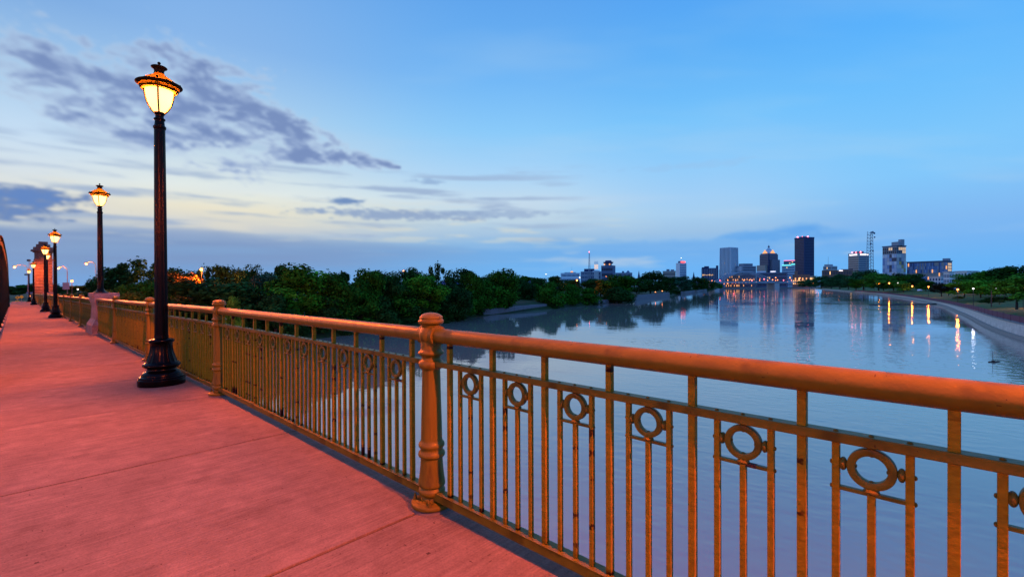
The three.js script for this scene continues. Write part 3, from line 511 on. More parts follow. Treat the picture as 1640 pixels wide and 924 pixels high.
// ---- banded stone pylon at the end of the bridge
{
  const t = thing('stone_pylon', 'tall banded stone pylon with stepped top at the end of the bridge', 'pylon'); onBridge(t, 103.2, 1.25, 0, false);
  const W0 = 2.05, D0 = 2.05; let y = 0;
  part(t, 'base_course', metricUV(rbox(W0 + 0.5, 0.9, D0 + 0.5, 0.03, 0, 0.45, 0)), M.stone); y = 0.9;
  for (let k = 0; k < 12; k++) { part(t, 'stone_course', metricUV(rbox(W0, 0.40, D0, 0.03, 0, y + 0.20, 0), 1, k * 0.37, k * 0.71), M.stone); y += 0.465; }
  part(t, 'core', box(W0 - 0.12, y + 1.5, D0 - 0.12, 0, (y + 1.5) / 2, 0), M.mortar);
  part(t, 'band', metricUV(rbox(W0 + 0.14, 0.22, D0 + 0.14, 0.03, 0, y + 0.11, 0)), M.stone); y += 0.24;
  for (let k = 0; k < 2; k++) { part(t, 'stone_course', metricUV(rbox(W0 - 0.06, 0.5, D0 - 0.06, 0.03, 0, y + 0.25, 0)), M.stone); y += 0.53; }
  part(t, 'cornice', metricUV(merge([rbox(W0 + 0.3, 0.16, D0 + 0.3, 0.02, 0, y + 0.08, 0), rbox(W0 + 0.75, 0.2, D0 + 0.75, 0.03, 0, y + 0.27, 0)])), M.stone); y += 0.38;
  part(t, 'pediment_step', metricUV(rbox(W0 + 0.2, 0.42, D0 + 0.2, 0.03, 0, y + 0.21, 0)), M.stone); y += 0.42;
  part(t, 'pediment_step', metricUV(rbox(W0 - 0.45, 0.45, D0 - 0.45, 0.03, 0, y + 0.225, 0)), M.stone); y += 0.45;
  part(t, 'pediment_step', metricUV(rbox(W0 - 1.0, 0.45, D0 - 1.0, 0.03, 0, y + 0.225, 0)), M.stone);
}
// ---- steel arch beside the footway
{
  const t = thing('steel_arch', 'grey steel arch with upright hangers rising beside the footway', 'arch');
  const s0 = 8, s1 = 76, sm = 42, H = (s) => 4.0 * (1 - Math.pow(Math.abs((s - sm) / 34), 3.2)) + 0.15, rib = [], bolts = [];
  const arch = (list, w, d, off, oo) => { for (let k = 0; k < 68; k++) { const a = s0 + k, b = a + 1, A = B(a, oo, H(a) + off), C = B(b, oo, H(b) + off), v = C.clone().sub(A), g = box(v.length() + 0.03, d, w); const q = new THREE.Quaternion().setFromUnitVectors(new THREE.Vector3(1, 0, 0), v.normalize()); g.applyQuaternion(q); const m = A.add(C).multiplyScalar(0.5); list.push(g.translate(m.x, m.y, m.z)); } };
  arch(rib, 0.46, 0.34, -0.2, -2.62); part(t, 'arch_rib', metricUV(merge(rib)), M.steel);
  const plate = []; arch(plate, 0.58, 0.03, -0.012, -2.62); part(t, 'cover_plate', metricUV(merge(plate)), M.steel);
  for (let k = 0; k < 14; k++) { const s = 14.4 + k * 4.15, h = H(s) - 0.3; if (h < 0.4) continue; const hg = part(t, 'hanger', metricUV(merge([box(0.34, h, 0.03, 0, h / 2, -0.22), box(0.34, h, 0.03, 0, h / 2, 0.22), box(0.03, h, 0.41, 0, h / 2, 0)])), M.steel); onBridge(hg, s, -2.62, 0, false); const ft = part(hg, 'foot_plate', box(0.5, 0.05, 0.52, 0, 0.026, 0), M.steel); }
  const chord = []; for (let k = 0; k < 14; k++) { const o = new THREE.Object3D(); onBridge(o, 10 + k * 4.97, -2.62, 0); o.updateMatrix(); chord.push(box(4.97, 0.08, 0.12, 0, 1.05, 0).applyMatrix4(o.matrix), box(4.97, 0.06, 0.08, 0, 0.55, 0).applyMatrix4(o.matrix)); }
  part(t, 'guard_rail', merge(chord), M.steel);
}
// ------------------------------------------------------------------ trees
const TREE = {};
{
  const crown = (seed, o) => {
    const r = rng(seed), pos = [], nor = [], col = [], lobes = [];
    const N = o.lobes ?? 16;
    for (let k = 0; k < N; k++) {
      const t = r(), a = r() * Math.PI * 2, y = lerp(-0.78, 0.74, (k + r()) / N), w = Math.sqrt(Math.max(0, 1 - Math.pow(Math.abs((y - (o.mid ?? -0.1)) / 1.05), 2.2))) * 0.74, d = w * Math.sqrt(0.25 + 0.75 * t);
      lobes.push([Math.cos(a) * d, y, Math.sin(a) * d, lerp(0.22, 0.40, r()) * (o.lobe ?? 1), lerp(0.6, 1.35, r())]);
    }
    lobes.push([0, 0.62, 0, 0.34, 1.0], [0, 0, 0, 0.5, 0.7]);
    const per = Math.round((o.leaves ?? 4200) / lobes.length), e1 = new THREE.Vector3(), e2 = new THREE.Vector3(), n = new THREE.Vector3();
    for (const [lx, ly, lz, lr, lc] of lobes) for (let k = 0; k < per; k++) {
      const u = r() * 2 - 1, a = r() * Math.PI * 2, q = Math.sqrt(1 - u * u), dx = q * Math.cos(a), dy = u, dz = q * Math.sin(a);
      const rr = lr * (0.72 + 0.42 * Math.pow(r(), 1.6)) * (1 + 0.25 * Math.sin(dx * 7 + lx * 9) * Math.sin(dz * 6 + ly * 7));
      const x = lx + dx * rr, y = ly + dy * rr * 0.82, z = lz + dz * rr;
      n.set(dx + (r() - 0.5) * 1.5, dy + 0.35 + (r() - 0.5) * 1.5, dz + (r() - 0.5) * 1.5).normalize();
      e1.set(r() - 0.5, r() - 0.5, r() - 0.5).cross(n).normalize(); e2.copy(n).cross(e1);
      const s = (o.leaf ?? 0.062) * lerp(0.6, 1.35, r()), s2 = s * lerp(0.5, 0.9, r()), c = lc * lerp(0.45, 1.45, r()), hue = (r() - 0.5) * 0.30;
      const P = [[-s, 0, 0], [0, -s2, s * 0.18], [s, 0, 0], [0, s2, s * 0.18]].map(([i, j, m]) => [x + e1.x * i + e2.x * j + n.x * m, y + e1.y * i + e2.y * j + n.y * m, z + e1.z * i + e2.z * j + n.z * m]);
      for (const i of [0, 1, 2, 0, 2, 3]) { pos.push(...P[i]); nor.push(n.x, n.y, n.z); col.push(c * (1 + hue), c, c * (1 - hue)); }
    }
    const g = new THREE.BufferGeometry(); g.setAttribute('position', new THREE.Float32BufferAttribute(pos, 3)); g.setAttribute('normal', new THREE.Float32BufferAttribute(nor, 3)); g.setAttribute('color', new THREE.Float32BufferAttribute(col, 3));
    return g;
  };
  TREE.round = [crown(1, {}), crown(2, { lobes: 20 }), crown(3, { mid: 0.05, lobes: 14 })];
  TREE.dense = [crown(11, { leaves: 7600, lobes: 26, leaf: 0.052 }), crown(12, { leaves: 7600, lobes: 30, leaf: 0.05, mid: -0.2 }), crown(13, { leaves: 7000, lobes: 24, leaf: 0.052, mid: 0.1 })];
  TREE.airy = [crown(21, { leaves: 2600, lobes: 13, lobe: 0.82, leaf: 0.055, mid: 0.2 }), crown(22, { leaves: 2600, lobes: 15, lobe: 0.8, leaf: 0.055, mid: 0.25 })];
  TREE.bush = [crown(31, { leaves: 5200, lobes: 20, mid: -0.5, leaf: 0.055 }), crown(32, { leaves: 5200, lobes: 18, mid: -0.45, leaf: 0.055 })];
  const trunk = (seed, n) => { const r = rng(seed), l = [cyl(0.10, 0.065, [0, 0, 0], [0.02, 0.62, 0], 9)]; for (let k = 0; k < n; k++) { const a = k * 2.4 + r(), h = 0.42 + 0.2 * r(), d = 0.28 + 0.14 * r(); l.push(cyl(0.05, 0.018, [0.015, h, 0], [Math.cos(a) * d, h + 0.30 + 0.12 * r(), Math.sin(a) * d], 6)); } return merge(l); };
  TREE.trunk = [trunk(41, 5), trunk(42, 6)];
  const leaf = (r, g, b) => new THREE.MeshPhysicalMaterial({ color: lin(r, g, b), roughness: 0.85, specularIntensity: 0.12, vertexColors: true, side: THREE.DoubleSide });
  TREE.mat = { dark: leaf(0.018, 0.072, 0.012), mid: leaf(0.034, 0.145, 0.009), bright: leaf(0.050, 0.205, 0.010), blue: leaf(0.024, 0.10, 0.05), olive: leaf(0.095, 0.13, 0.012), yellow: leaf(0.13, 0.28, 0.016), rust: leaf(0.11, 0.095, 0.018), far: leaf(0.032, 0.12, 0.040), reddish: leaf(0.05, 0.035, 0.016), lime: leaf(0.10, 0.26, 0.02), park: leaf(0.055, 0.21, 0.018), parkBright: leaf(0.10, 0.36, 0.02) };  // rust: leaf colour that carries orange lamp light
}
const rt = rng(99);
const ORD = ['first', 'second', 'third', 'fourth', 'fifth', 'sixth', 'seventh', 'eighth', 'ninth', 'tenth', 'eleventh', 'twelfth', 'thirteenth', 'fourteenth', 'fifteenth', 'sixteenth', 'seventeenth', 'eighteenth', 'nineteenth', 'twentieth'];
function ordinals(group, words, bearing = (o) => Math.atan2(o.position.x, -o.position.z)) { scene.children.filter((o) => o.userData.group === group).sort((a, b) => bearing(a) - bearing(b)).forEach((o, i) => { if (ORD[i]) o.userData.label = ORD[i] + ' ' + words; }); }
function tree(px, top, width, Z, kind, tint, base, label, group, clear = 0.06) {
  const name = kind === 'bush' ? 'shrub' : 'tree', t = thing(name, label, kind === 'bush' ? 'shrub' : 'tree', group);
  const p = atDepth(px, top, Z), h = p.y - base, R = width / 2 * Z / F / Math.cos(Math.atan((px - 820) / F)) * 0.92;
  t.position.set(p.x, base, p.z); t.rotation.y = rt() * 6.28;
  const y0 = h * clear, half = (h - y0) / 2, list = TREE[kind];
  part(t, 'trunk', TREE.trunk[Math.floor(rt() * 2)], M.bark, [0, -0.3, 0]).scale.set(Math.min(R * 0.9, h * 0.4), Math.max(y0 + half * 0.7, 0.8) * 1.15, Math.min(R * 0.9, h * 0.4));
  const c = part(t, 'crown', list[Math.floor(rt() * list.length)], TREE.mat[tint], [0, y0 + half * 0.97, 0]); c.scale.set(R, half, R * lerp(0.85, 1.1, rt()));
  return t;
}
const GL = WATER + 3.2, DECKY = -2.3;
const rowA = 'bushy green trees packed along the wooded river bank', rowLabel = 'bushy dark green tree in the packed row along the wooded bank';
const backLabel = 'dark treetop showing over the front row on the wooded bank', backG = 'dark treetops behind the front row';
// by the far end of the bridge
tree(222, 409, 62, 92, 'airy', 'dark', -1.5, 'tall open-crowned dark tree beyond the bridge, just beside the largest lamp shaft');
tree(186, 424, 62, 96, 'dense', 'dark', -1.5, 'round black-green tree beyond the pier lamp, shorter than the open-crowned one');
tree(158, 446, 40, 104, 'round', 'dark', -1.2, 'low dark tree behind the pier lamp shaft');
tree(130, 456, 60, 120, 'round', 'dark', -1.2, 'dark low tree behind the hooked street light by the bridge end');
tree(238, 448, 70, 82, 'dense', 'mid', -3, 'mid green tree filling the gap behind the largest lamp shaft');
tree(200, 455, 60, 86, 'bush', 'mid', -3, 'green rounded bush behind the olive shrub beyond the pier');
tree(212, 466, 60, 68, 'bush', 'olive', -3.4, 'olive yellow shrub just above the railing beyond the granite pier');
tree(172, 462, 34, 78, 'bush', 'olive', -2.4, 'small olive shrub beside the lamp on the granite pier');
// beyond the end of the bridge, past the pylon
for (const [px, top, w, Z, tint] of [[12, 457, 30, 150, 'dark'], [30, 459, 30, 165, 'dark'], [46, 455, 30, 175, 'mid'], [70, 452, 40, 170, 'dark'], [98, 458, 36, 150, 'dark'], [-20, 452, 40, 150, 'dark']]) tree(px, top, w, Z, 'round', tint, -1.2, 'dark tree standing beyond the road at the end of the bridge', 'trees beyond the end of the bridge');
// front row of the wooded bank, from the bridge towards the city
tree(334, 446, 130, 78, 'dense', 'dark', GL, 'broad dark green tree whose foliage hides the bank beside the largest lamp shaft', null, 0);
tree(290, 436, 60, 92, 'dense', 'rust', GL, 'tree lit orange by the street light beside it on the wooded bank');  // street light orange is also put into its leaf colour
tree(286, 426, 58, 108, 'round', 'dark', GL, 'dark rounded tree just behind the orange-lit tree');
tree(326, 420, 34, 112, 'airy', 'dark', GL, 'narrow dark tree right behind the street light near the orange-lit tree');
tree(371, 470, 30, 69, 'bush', 'lime', WATER + 2.4, 'bright lime green shrub poking up over the railing cap', null, 0);
tree(357, 420, 52, 108, 'round', 'dark', GL, backLabel, backG); tree(385, 426, 46, 100, 'round', 'dark', GL, backLabel, backG);
tree(411, 419, 40, 112, 'airy', 'dark', GL, 'loose open treetop with sky showing through over the wooded bank', null);
tree(425, 432, 76, 90, 'dense', 'blue', GL, 'blue green tree leaning against the brightest dome-shaped tree', null, 0);
tree(474, 423, 112, 88, 'dense', 'bright', GL, 'large bright green dome-shaped tree, brightest of the wooded bank', null, 0);
tree(448, 420, 46, 116, 'round', 'dark', GL, backLabel, backG); tree(395, 455, 90, 80, 'dense', 'dark', WATER + 2, rowLabel, rowA, 0);
tree(440, 468, 90, 79, 'bush', 'dark', WATER + 1, rowLabel, rowA, 0); tree(528, 436, 96, 92, 'dense', 'mid', GL, rowLabel, rowA, 0);
tree(548, 431, 40, 118, 'round', 'dark', GL, backLabel, backG); tree(520, 470, 80, 90, 'bush', 'dark', WATER + 1, rowLabel, rowA, 0);
tree(590, 427, 62, 102, 'dense', 'mid', GL, 'tall green tree with a pointed crown over the first railing panel', null, 0);
tree(616, 433, 66, 108, 'dense', 'dark', GL, rowLabel, rowA, 0); tree(575, 460, 84, 99, 'bush', 'mid', WATER + 1, rowLabel, rowA, 0);
tree(640, 430, 30, 140, 'round', 'dark', GL, backLabel, backG); tree(662, 426, 44, 142, 'round', 'dark', GL, backLabel, backG);
tree(700, 416, 34, 150, 'airy', 'dark', GL, 'tallest thin tree rising above the wooded bank behind the nearest post');
tree(684, 437, 92, 116, 'dense', 'bright', GL, 'bright green spreading tree above the nearest railing post', null, 0);
tree(640, 456, 84, 112, 'dense', 'mid', WATER + 2, rowLabel, rowA, 0); tree(735, 427, 54, 150, 'round', 'dark', GL, backLabel, backG);
tree(712, 462, 70, 124, 'bush', 'dark', WATER + 1, rowLabel, rowA, 0); tree(672, 470, 70, 118, 'bush', 'dark', WATER + 1, rowLabel, rowA, 0);
tree(756, 433, 54, 140, 'dense', 'mid', GL, rowLabel, rowA, 0); tree(772, 444, 62, 146, 'dense', 'mid', WATER + 2, rowLabel, rowA, 0);
tree(745, 462, 50, 134, 'bush', 'mid', WATER + 1, rowLabel, rowA, 0);
tree(800, 431, 92, 160, 'dense', 'mid', WATER + 1.5, 'big dark rounded tree at the gap above the pale low wall', null, 0.0);
tree(838, 446, 50, 205, 'dense', 'dark', GL - 1, 'dense dark tree rising behind the pale low wall', null, 0); tree(858, 452, 40, 214, 'bush', 'mid', GL - 1, 'round shrub at the back of the small lawn by the pale low wall', null, 0); tree(765, 455, 70, 150, 'bush', 'dark', WATER + 0.6, rowLabel, rowA, 0); tree(806, 462, 46, 163, 'bush', 'dark', WATER + 0.8, rowLabel, rowA, 0); tree(725, 452, 80, 128, 'dense', 'dark', WATER + 0.6, rowLabel, rowA, 0); tree(690, 468, 70, 122, 'bush', 'mid', WATER + 0.4, rowLabel, rowA, 0); tree(655, 470, 80, 113, 'bush', 'dark', WATER + 0.4, rowLabel, rowA, 0); tree(610, 470, 80, 104, 'bush', 'dark', WATER + 0.4, rowLabel, rowA, 0);
tree(786, 436, 40, 185, 'round', 'dark', GL, backLabel, backG); tree(838, 440, 44, 215, 'round', 'mid', GL, 'lighter green tree with its trunk showing over the small lawn', null, 0.2);
tree(862, 444, 40, 250, 'round', 'dark', GL, backLabel, backG); tree(890, 440, 46, 260, 'round', 'dark', GL, backLabel, backG);
tree(882, 449, 62, 194, 'bush', 'mid', WATER + 0.3, 'rounded green bush at the near end of the bushy point', null, 0);
tree(914, 453, 56, 210, 'bush', 'mid', WATER + 0.3, 'rounded green bush in the middle of the bushy point', null, 0);
tree(942, 459, 50, 222, 'bush', 'mid', WATER + 0.3, 'low green bush at the tip of the bushy point', null, 0);
tree(918, 446, 36, 280, 'round', 'dark', GL, backLabel, backG); tree(945, 447, 36, 290, 'round', 'dark', GL, backLabel, backG);
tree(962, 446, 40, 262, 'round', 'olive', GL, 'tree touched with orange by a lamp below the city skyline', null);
tree(992, 438, 66, 256, 'dense', 'mid', GL - 1, 'broad green tree at the water below the twin-winged skyline tower', null, 0);
tree(988, 458, 66, 247, 'bush', 'dark', WATER + 0.3, 'dark bush under the broad green tree at the water', null, 0);
tree(1042, 434, 60, 352, 'dense', 'dark', GL, 'largest black-green tree above the pale wall of long blocks', null, 0.05);
tree(1020, 444, 40, 330, 'round', 'dark', GL, backLabel, backG); tree(1068, 442, 36, 400, 'dense', 'dark', GL, backLabel, backG);
tree(1092, 441, 42, 470, 'dense', 'blue', GL, 'pale blue green tree under the white tower with the red crown', null, 0.05);
tree(1118, 443, 36, 560, 'dense', 'dark', GL, 'last dark trees of the wooded bank beside the arch bridge', null, 0.02); tree(1136, 449, 24, 640, 'round', 'dark', GL, 'small last tree at the end of the wooded bank', null, 0.02);
tree(1150, 453, 16, 720, 'bush', 'mid', GL, 'tiny shrub by the quay lamps at the end of the wooded bank', null, 0);
{ const r = rng(321); for (let k = 0; k < 16; k++) { const px = 300 + k * 46 + r() * 20, Z = 170 + k * 22 + r() * 40; tree(px, lerp(434, 446, k / 16) + r() * 5, 46 + 10 * r(), Z, 'round', r() > 0.4 ? 'dark' : 'far', GL, backLabel, backG); } }
// park side
const GR = WATER + 3.6, rowR = 'rounded green tree in the park row along the promenade', rowRG = 'park trees along the promenade';
for (const [px, top, w, Z, tint] of [[1316, 441, 24, 640, 'far'], [1332, 443, 22, 600, 'far'], [1346, 438, 28, 560, 'far'], [1360, 441, 26, 540, 'far'], [1300, 447, 22, 720, 'far'], [1372, 446, 22, 470, 'mid'], [1470, 445, 30, 420, 'dark'], [1416, 446, 26, 430, 'far'], [1484, 449, 22, 380, 'mid'], [1286, 449, 16, 820, 'far']]) tree(px, top, w, Z, 'dense', tint, GR, rowR, rowRG, 0.12);
tree(1384, 432, 42, 480, 'dense', 'far', GR, 'largest rounded tree of the park row, below the banded office tower', null, 0.12);
tree(1408, 436, 44, 440, 'dense', 'park', GR, 'broad park tree at the foot of the lattice mast', null, 0.12);
tree(1432, 441, 44, 420, 'dense', 'park', GR, 'park tree below the chequered tower', null, 0.12);
tree(1453, 437, 44, 450, 'dense', 'dark', GR, 'dark park tree where the chequered tower meets the long low block', null, 0.1);
tree(1448, 452, 26, 330, 'round', 'park', GR, 'small green tree over the orange lamp on the lawn', null, 0.15);
tree(1509, 453, 26, 226, 'round', 'reddish', GR, 'dark reddish round tree standing alone on the lawn', null, 0.22);
tree(1520, 460, 16, 236, 'round', 'reddish', GR, 'small dark tree beside the reddish round one', null, 0.25);
tree(1536, 474, 14, 190, 'bush', 'dark', GR - 0.3, 'small dark bush under the orange lamp on the lawn', null, 0);
tree(1584, 478, 20, 150, 'bush', 'dark', GR - 0.3, 'dark round bush beside the tall black lamp pole', null, 0);
tree(1602, 475, 30, 140, 'round', 'dark', GR, 'dark little tree between the black lamp pole and the parkside yellow tree', null, 0.15);
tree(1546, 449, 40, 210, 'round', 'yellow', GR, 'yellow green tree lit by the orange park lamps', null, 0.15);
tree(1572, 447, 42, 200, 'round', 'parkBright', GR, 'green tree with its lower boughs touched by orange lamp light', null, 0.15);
tree(1566, 437, 50, 260, 'dense', 'park', GR, 'broad green tree before the pale houses at the park', null, 0.12);
tree(1594, 431, 58, 230, 'dense', 'park', GR, 'tall green tree of the park group, second from the edge of the wood', null, 0.12);
tree(1632, 423, 66, 210, 'dense', 'dark', GR, 'highest dark tree of the park group', null, 0.1);
tree(1690, 420, 90, 200, 'dense', 'dark', GR, 'dark tree at the outer edge of the park group', null, 0.1);
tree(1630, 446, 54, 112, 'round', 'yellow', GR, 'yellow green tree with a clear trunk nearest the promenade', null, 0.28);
tree(1690, 430, 90, 96, 'round', 'park', GR, 'green tree close to the promenade at the outer edge of the park', null, 0.25);

{ // low scrub along the wooded waterline, too tangled to count
  const at = [], r = rng(808);
  LB.forEach((p, i) => { const px = 820 + F * p.x / p.y; if (p.y < 40 || px > 1142) return; const o = outward(LB, i, -1), n = px < 780 ? 7 : 4; for (let k = 0; k < n; k++) { const d = 0.6 + r() * 5, sx = (r() - 0.5) * 9, t = new THREE.Object3D(); t.position.set(p.x + o.x * d - o.y * sx, WATER + 0.5 + d * 0.35, -(p.y + o.y * d + o.x * sx)); const q = 820 + F * t.position.x / -t.position.z; if (q > 785 && q < 872 || (q > 1016 && q < 1072)) continue; const w = 1.6 + r() * 1.8, h = 0.9 + r() * 1.3; t.scale.set(w, h, w); t.rotation.y = r() * 6.28; t.updateMatrix(); at.push(t.matrix); } });
  const m = new THREE.InstancedMesh(TREE.bush[0], TREE.mat.dark, at.length); at.forEach((q, i) => m.setMatrixAt(i, q)); m.name = 'riverside_scrub'; m.userData = { kind: 'stuff', label: 'tangled dark scrub along the wooded waterline' }; m.castShadow = m.receiveShadow = true; scene.add(m);
}
ordinals(rowA, 'leafy dark green clump at the wooded waterline, counting from the bridge end');
ordinals(rowRG, 'rounded green tree of the park row, counting from the city end');
for (const [px, top, w, Z] of [[1790, 418, 110, 180], [1900, 410, 130, 160], [2040, 400, 150, 140], [2220, 395, 170, 120], [2480, 380, 200, 100]]) tree(px, top, w, Z, 'dense', 'dark', GR, 'dark park tree further along the promenade than the edge of the view', 'park trees further along the promenade', 0.1);
// ------------------------------------------------------------------ street lights along both banks
const rbAt = (px, off) => { const u = (px - 820) / F; for (let i = 0; i < RB.length - 1; i++) { const a = RB[i], b = RB[i + 1]; if (a.y < 10) continue; const fa = a.x - u * a.y, fb = b.x - u * b.y; if (fa * fb <= 0) { const t = fa / (fa - fb), p = V(lerp(a.x, b.x, t), lerp(a.y, b.y, t)), o = outward(RB, i, 1); return p.y + o.y * 0 + off; } } return 950; };
function farLamp(px, py, Z, opt = {}) {
  const p = atDepth(px, py, Z), y0 = opt.base ?? WATER + 1.9, h = p.y - y0, t = thing('street_lamp', opt.label ?? 'orange glowing lamp on a slim pole along the park promenade', 'street lamp', opt.label ? opt.group : 'orange promenade lamps by the park');
  t.position.set(p.x, y0, p.z); const r = opt.r ?? Math.min(1.1, 0.20 + Z * 0.0008);
  part(t, 'pole', G.farPole ??= new THREE.CylinderGeometry(0.05, 0.09, 1, 8).translate(0, 0.5, 0), M.pole).scale.set(Math.max(1, Z / 350), Math.max(0.5, h), Math.max(1, Z / 350));
  part(t, 'lamp_globe', G.farGlobe ??= new THREE.SphereGeometry(1, 10, 8), opt.mat ?? M.farGlobe, [0, h + r * 0.6, 0]).scale.setScalar(r);
  part(t, 'lamp_cap', G.farCap ??= new THREE.ConeGeometry(1.15, 0.6, 10).translate(0, 1.2, 0), M.pole, [0, h + r * 0.6, 0]).scale.setScalar(r);
  if (opt.cd) { const l = new THREE.PointLight(opt.color ?? LAMP_COLOR, opt.cd); l.name = 'lamp_light'; l.position.set(0, h + r * 0.6 - r - 0.42, 0); l.castShadow = true; l.shadow.radius = 18; t.add(l); }
  return t;
}
const cool = new THREE.Color(0.75, 0.8, 1);
farLamp(1535, 464.5, 186, { cd: 130, color: PARK_COLOR, label: 'orange lamp on the lawn over a small dark bush' });
farLamp(1488, 460, 270, { cd: 170, color: PARK_COLOR, label: 'orange lamp on the lawn before the pale houses' });
farLamp(1462, 459, 320, { cd: 220, color: PARK_COLOR, label: 'brightest orange lamp on the lawn below the long low block' });
farLamp(1560, 463, 158, { mat: M.whiteGlobe, cd: 8, color: cool, label: 'bluish white lamp on a slim dark pole by the fence', r: 0.26 });
farLamp(1640, 453, 128, { cd: 260, color: PARK_COLOR, label: 'orange lamp among the yellow green leaves at the promenade' });
for (const [px, py] of [[1541, 453], [1546.5, 453.3], [1552, 454.5], [1560, 454], [1581, 459.5]]) farLamp(px, py, 300, { r: 0.3, cd: px === 1552 || px === 1581 ? 400 : 0, color: PARK_COLOR, base: WATER + 4, label: 'small orange lamp among the yellow green trees of the park', group: 'small lamps among the park trees' });
for (const px of [1303, 1307, 1311, 1320, 1324, 1328, 1333, 1344, 1350.6, 1358, 1376, 1387, 1401, 1409, 1425]) farLamp(px, 453.1 + 0.9 * (Math.round(px) % 2), Math.min(960, rbAt(px, 14)), { cd: px > 1370 ? 200 : 0, color: PARK_COLOR });
farLamp(1316.5, 452.9, 700, { mat: M.whiteGlobe, label: 'greenish white lamp among the orange lamps of the promenade' }); farLamp(1439, 453.5, 380, { mat: M.whiteGlobe, label: 'pale lamp beside the park trees below the chequered tower', r: 0.35 });
{ // tall black pole with a hanging white lantern
  const p = atDepth(1589, 455, 132), y0 = WATER + 2.9, h = p.y - y0, t = thing('lamp_pole', 'tall black pole with one small white lantern on a side arm', 'street lamp'); t.position.set(p.x, y0, p.z);
  part(t, 'pole', cyl(0.13, 0.09, [0, 0, 0], [0, h, 0], 8), M.pole); part(t, 'arm', cyl(0.05, 0.04, [0, h - 0.7, 0], [1.25, h - 0.8, 0], 6), M.pole); part(t, 'lamp_globe', new THREE.SphereGeometry(0.22, 12, 8), std({ color: lin(0.9, 0.9, 0.9), roughness: 0.4, emissive: lin(0.85, 0.85, 0.95), emissiveIntensity: 1.6 }), [1.25, h - 1.25, 0]); part(t, 'lamp_hood', new THREE.ConeGeometry(0.34, 0.4, 10), M.pole, [1.25, h - 0.95, 0]);
}
// wooded bank
farLamp(322, 432, 92, { cd: 900, base: GL, label: 'street light on a pole beside the orange-lit tree', r: 0.24 });
farLamp(646, 434.5, 150, { cd: 300, base: GL, label: 'small orange light peeping over the bank treetops, nearer of two' , r: 0.22 }); farLamp(691, 432.5, 160, { base: GL, label: 'small orange light peeping over the bank beside the tallest thin tree', r: 0.2 });
farLamp(924, 449.5, 255, { cd: 600, base: GL, label: 'red orange lamp among the bank trees below the white low block', r: 0.4 }); farLamp(928.5, 445, 300, { base: GL, label: 'pink white lamp just above the red orange one on the bank', mat: M.whiteGlobe, r: 0.4 });
farLamp(874.5, 439.5, 265, { base: GL, label: 'pale street light on a tall pole over the trees behind the bushy point', mat: M.whiteGlobe, r: 0.28 });
farLamp(971, 443, 300, { base: GL, label: 'tiny yellow lamp over the bank trees below the winged tower', r: 0.25 }); farLamp(1078, 449, 420, { base: GL, label: 'pink orange lamp in the dark trees below the brick block', r: 0.5 });
for (const [px, py] of [[1050, 468], [1061, 466.4]]) farLamp(px, py, 345, { base: WATER + 2.5, r: 0.3, label: 'low orange light on top of the pale block wall', group: 'low lights on the block wall' });
// city front
{ const list = [[1147.7, 455.4], [1149.4, 457], [1153, 455.4], [1156.5, 455], [1160, 455], [1165.8, 454.5], [1193, 448.5], [1201, 448.8], [1205, 448.8], [1218, 446.5], [1224.5, 447.4], [1238, 448.5], [1243, 445.2], [1246, 448.8], [1266, 445.5], [1282, 445.6], [1284, 453], [1288, 453], [1294.7, 452.2], [1304.6, 452.2], [1308, 452.2], [1262, 452], [1269, 452.4], [1212, 452.5], [1176, 453.2], [1184, 452.8]];
  list.forEach(([px, py], i) => farLamp(px, py, 1075 + (i % 5) * 9, { label: 'orange street lamp on the city quay beyond the river', group: 'orange lamps on the city quay', r: 1.0, mat: i % 7 === 3 ? M.redGlobe : M.farGlobe })); }

// ------------------------------------------------------------------ buildings of the city
const GLASS = { dark: plain(0.035, 0.05, 0.085, 0.25), blue: plain(0.06, 0.10, 0.20, 0.25), black: plain(0.008, 0.018, 0.06, 0.2) };
const LIT = { warm: std({ color: lin(0.4, 0.3, 0.2), emissive: lin(1, 0.55, 0.2), emissiveIntensity: 1.5 }), gold: std({ color: lin(0.4, 0.3, 0.2), emissive: lin(1, 0.40, 0.10), emissiveIntensity: 1.2 }), white: std({ color: lin(0.5, 0.5, 0.5), emissive: lin(1, 0.92, 0.95), emissiveIntensity: 1.6 }), red: std({ color: lin(0.4, 0.1, 0.1), emissive: lin(1, 0.10, 0.10), emissiveIntensity: 2.2 }), pink: std({ color: lin(0.4, 0.1, 0.2), emissive: lin(1, 0.20, 0.40), emissiveIntensity: 1.6 }), cyan: std({ color: lin(0.2, 0.4, 0.4), emissive: lin(0.2, 1, 0.95), emissiveIntensity: 1.4 }) };
const WALL = { grey: plain(0.34, 0.36, 0.42), pale: plain(0.62, 0.64, 0.70), white: plain(0.80, 0.82, 0.86), brick: plain(0.30, 0.14, 0.10), brown: plain(0.20, 0.18, 0.23), navy: plain(0.03, 0.05, 0.14), slate: plain(0.13, 0.16, 0.25), stone: plain(0.50, 0.46, 0.46), tan: plain(0.46, 0.36, 0.30) };
const CITY = WATER + 2.2;
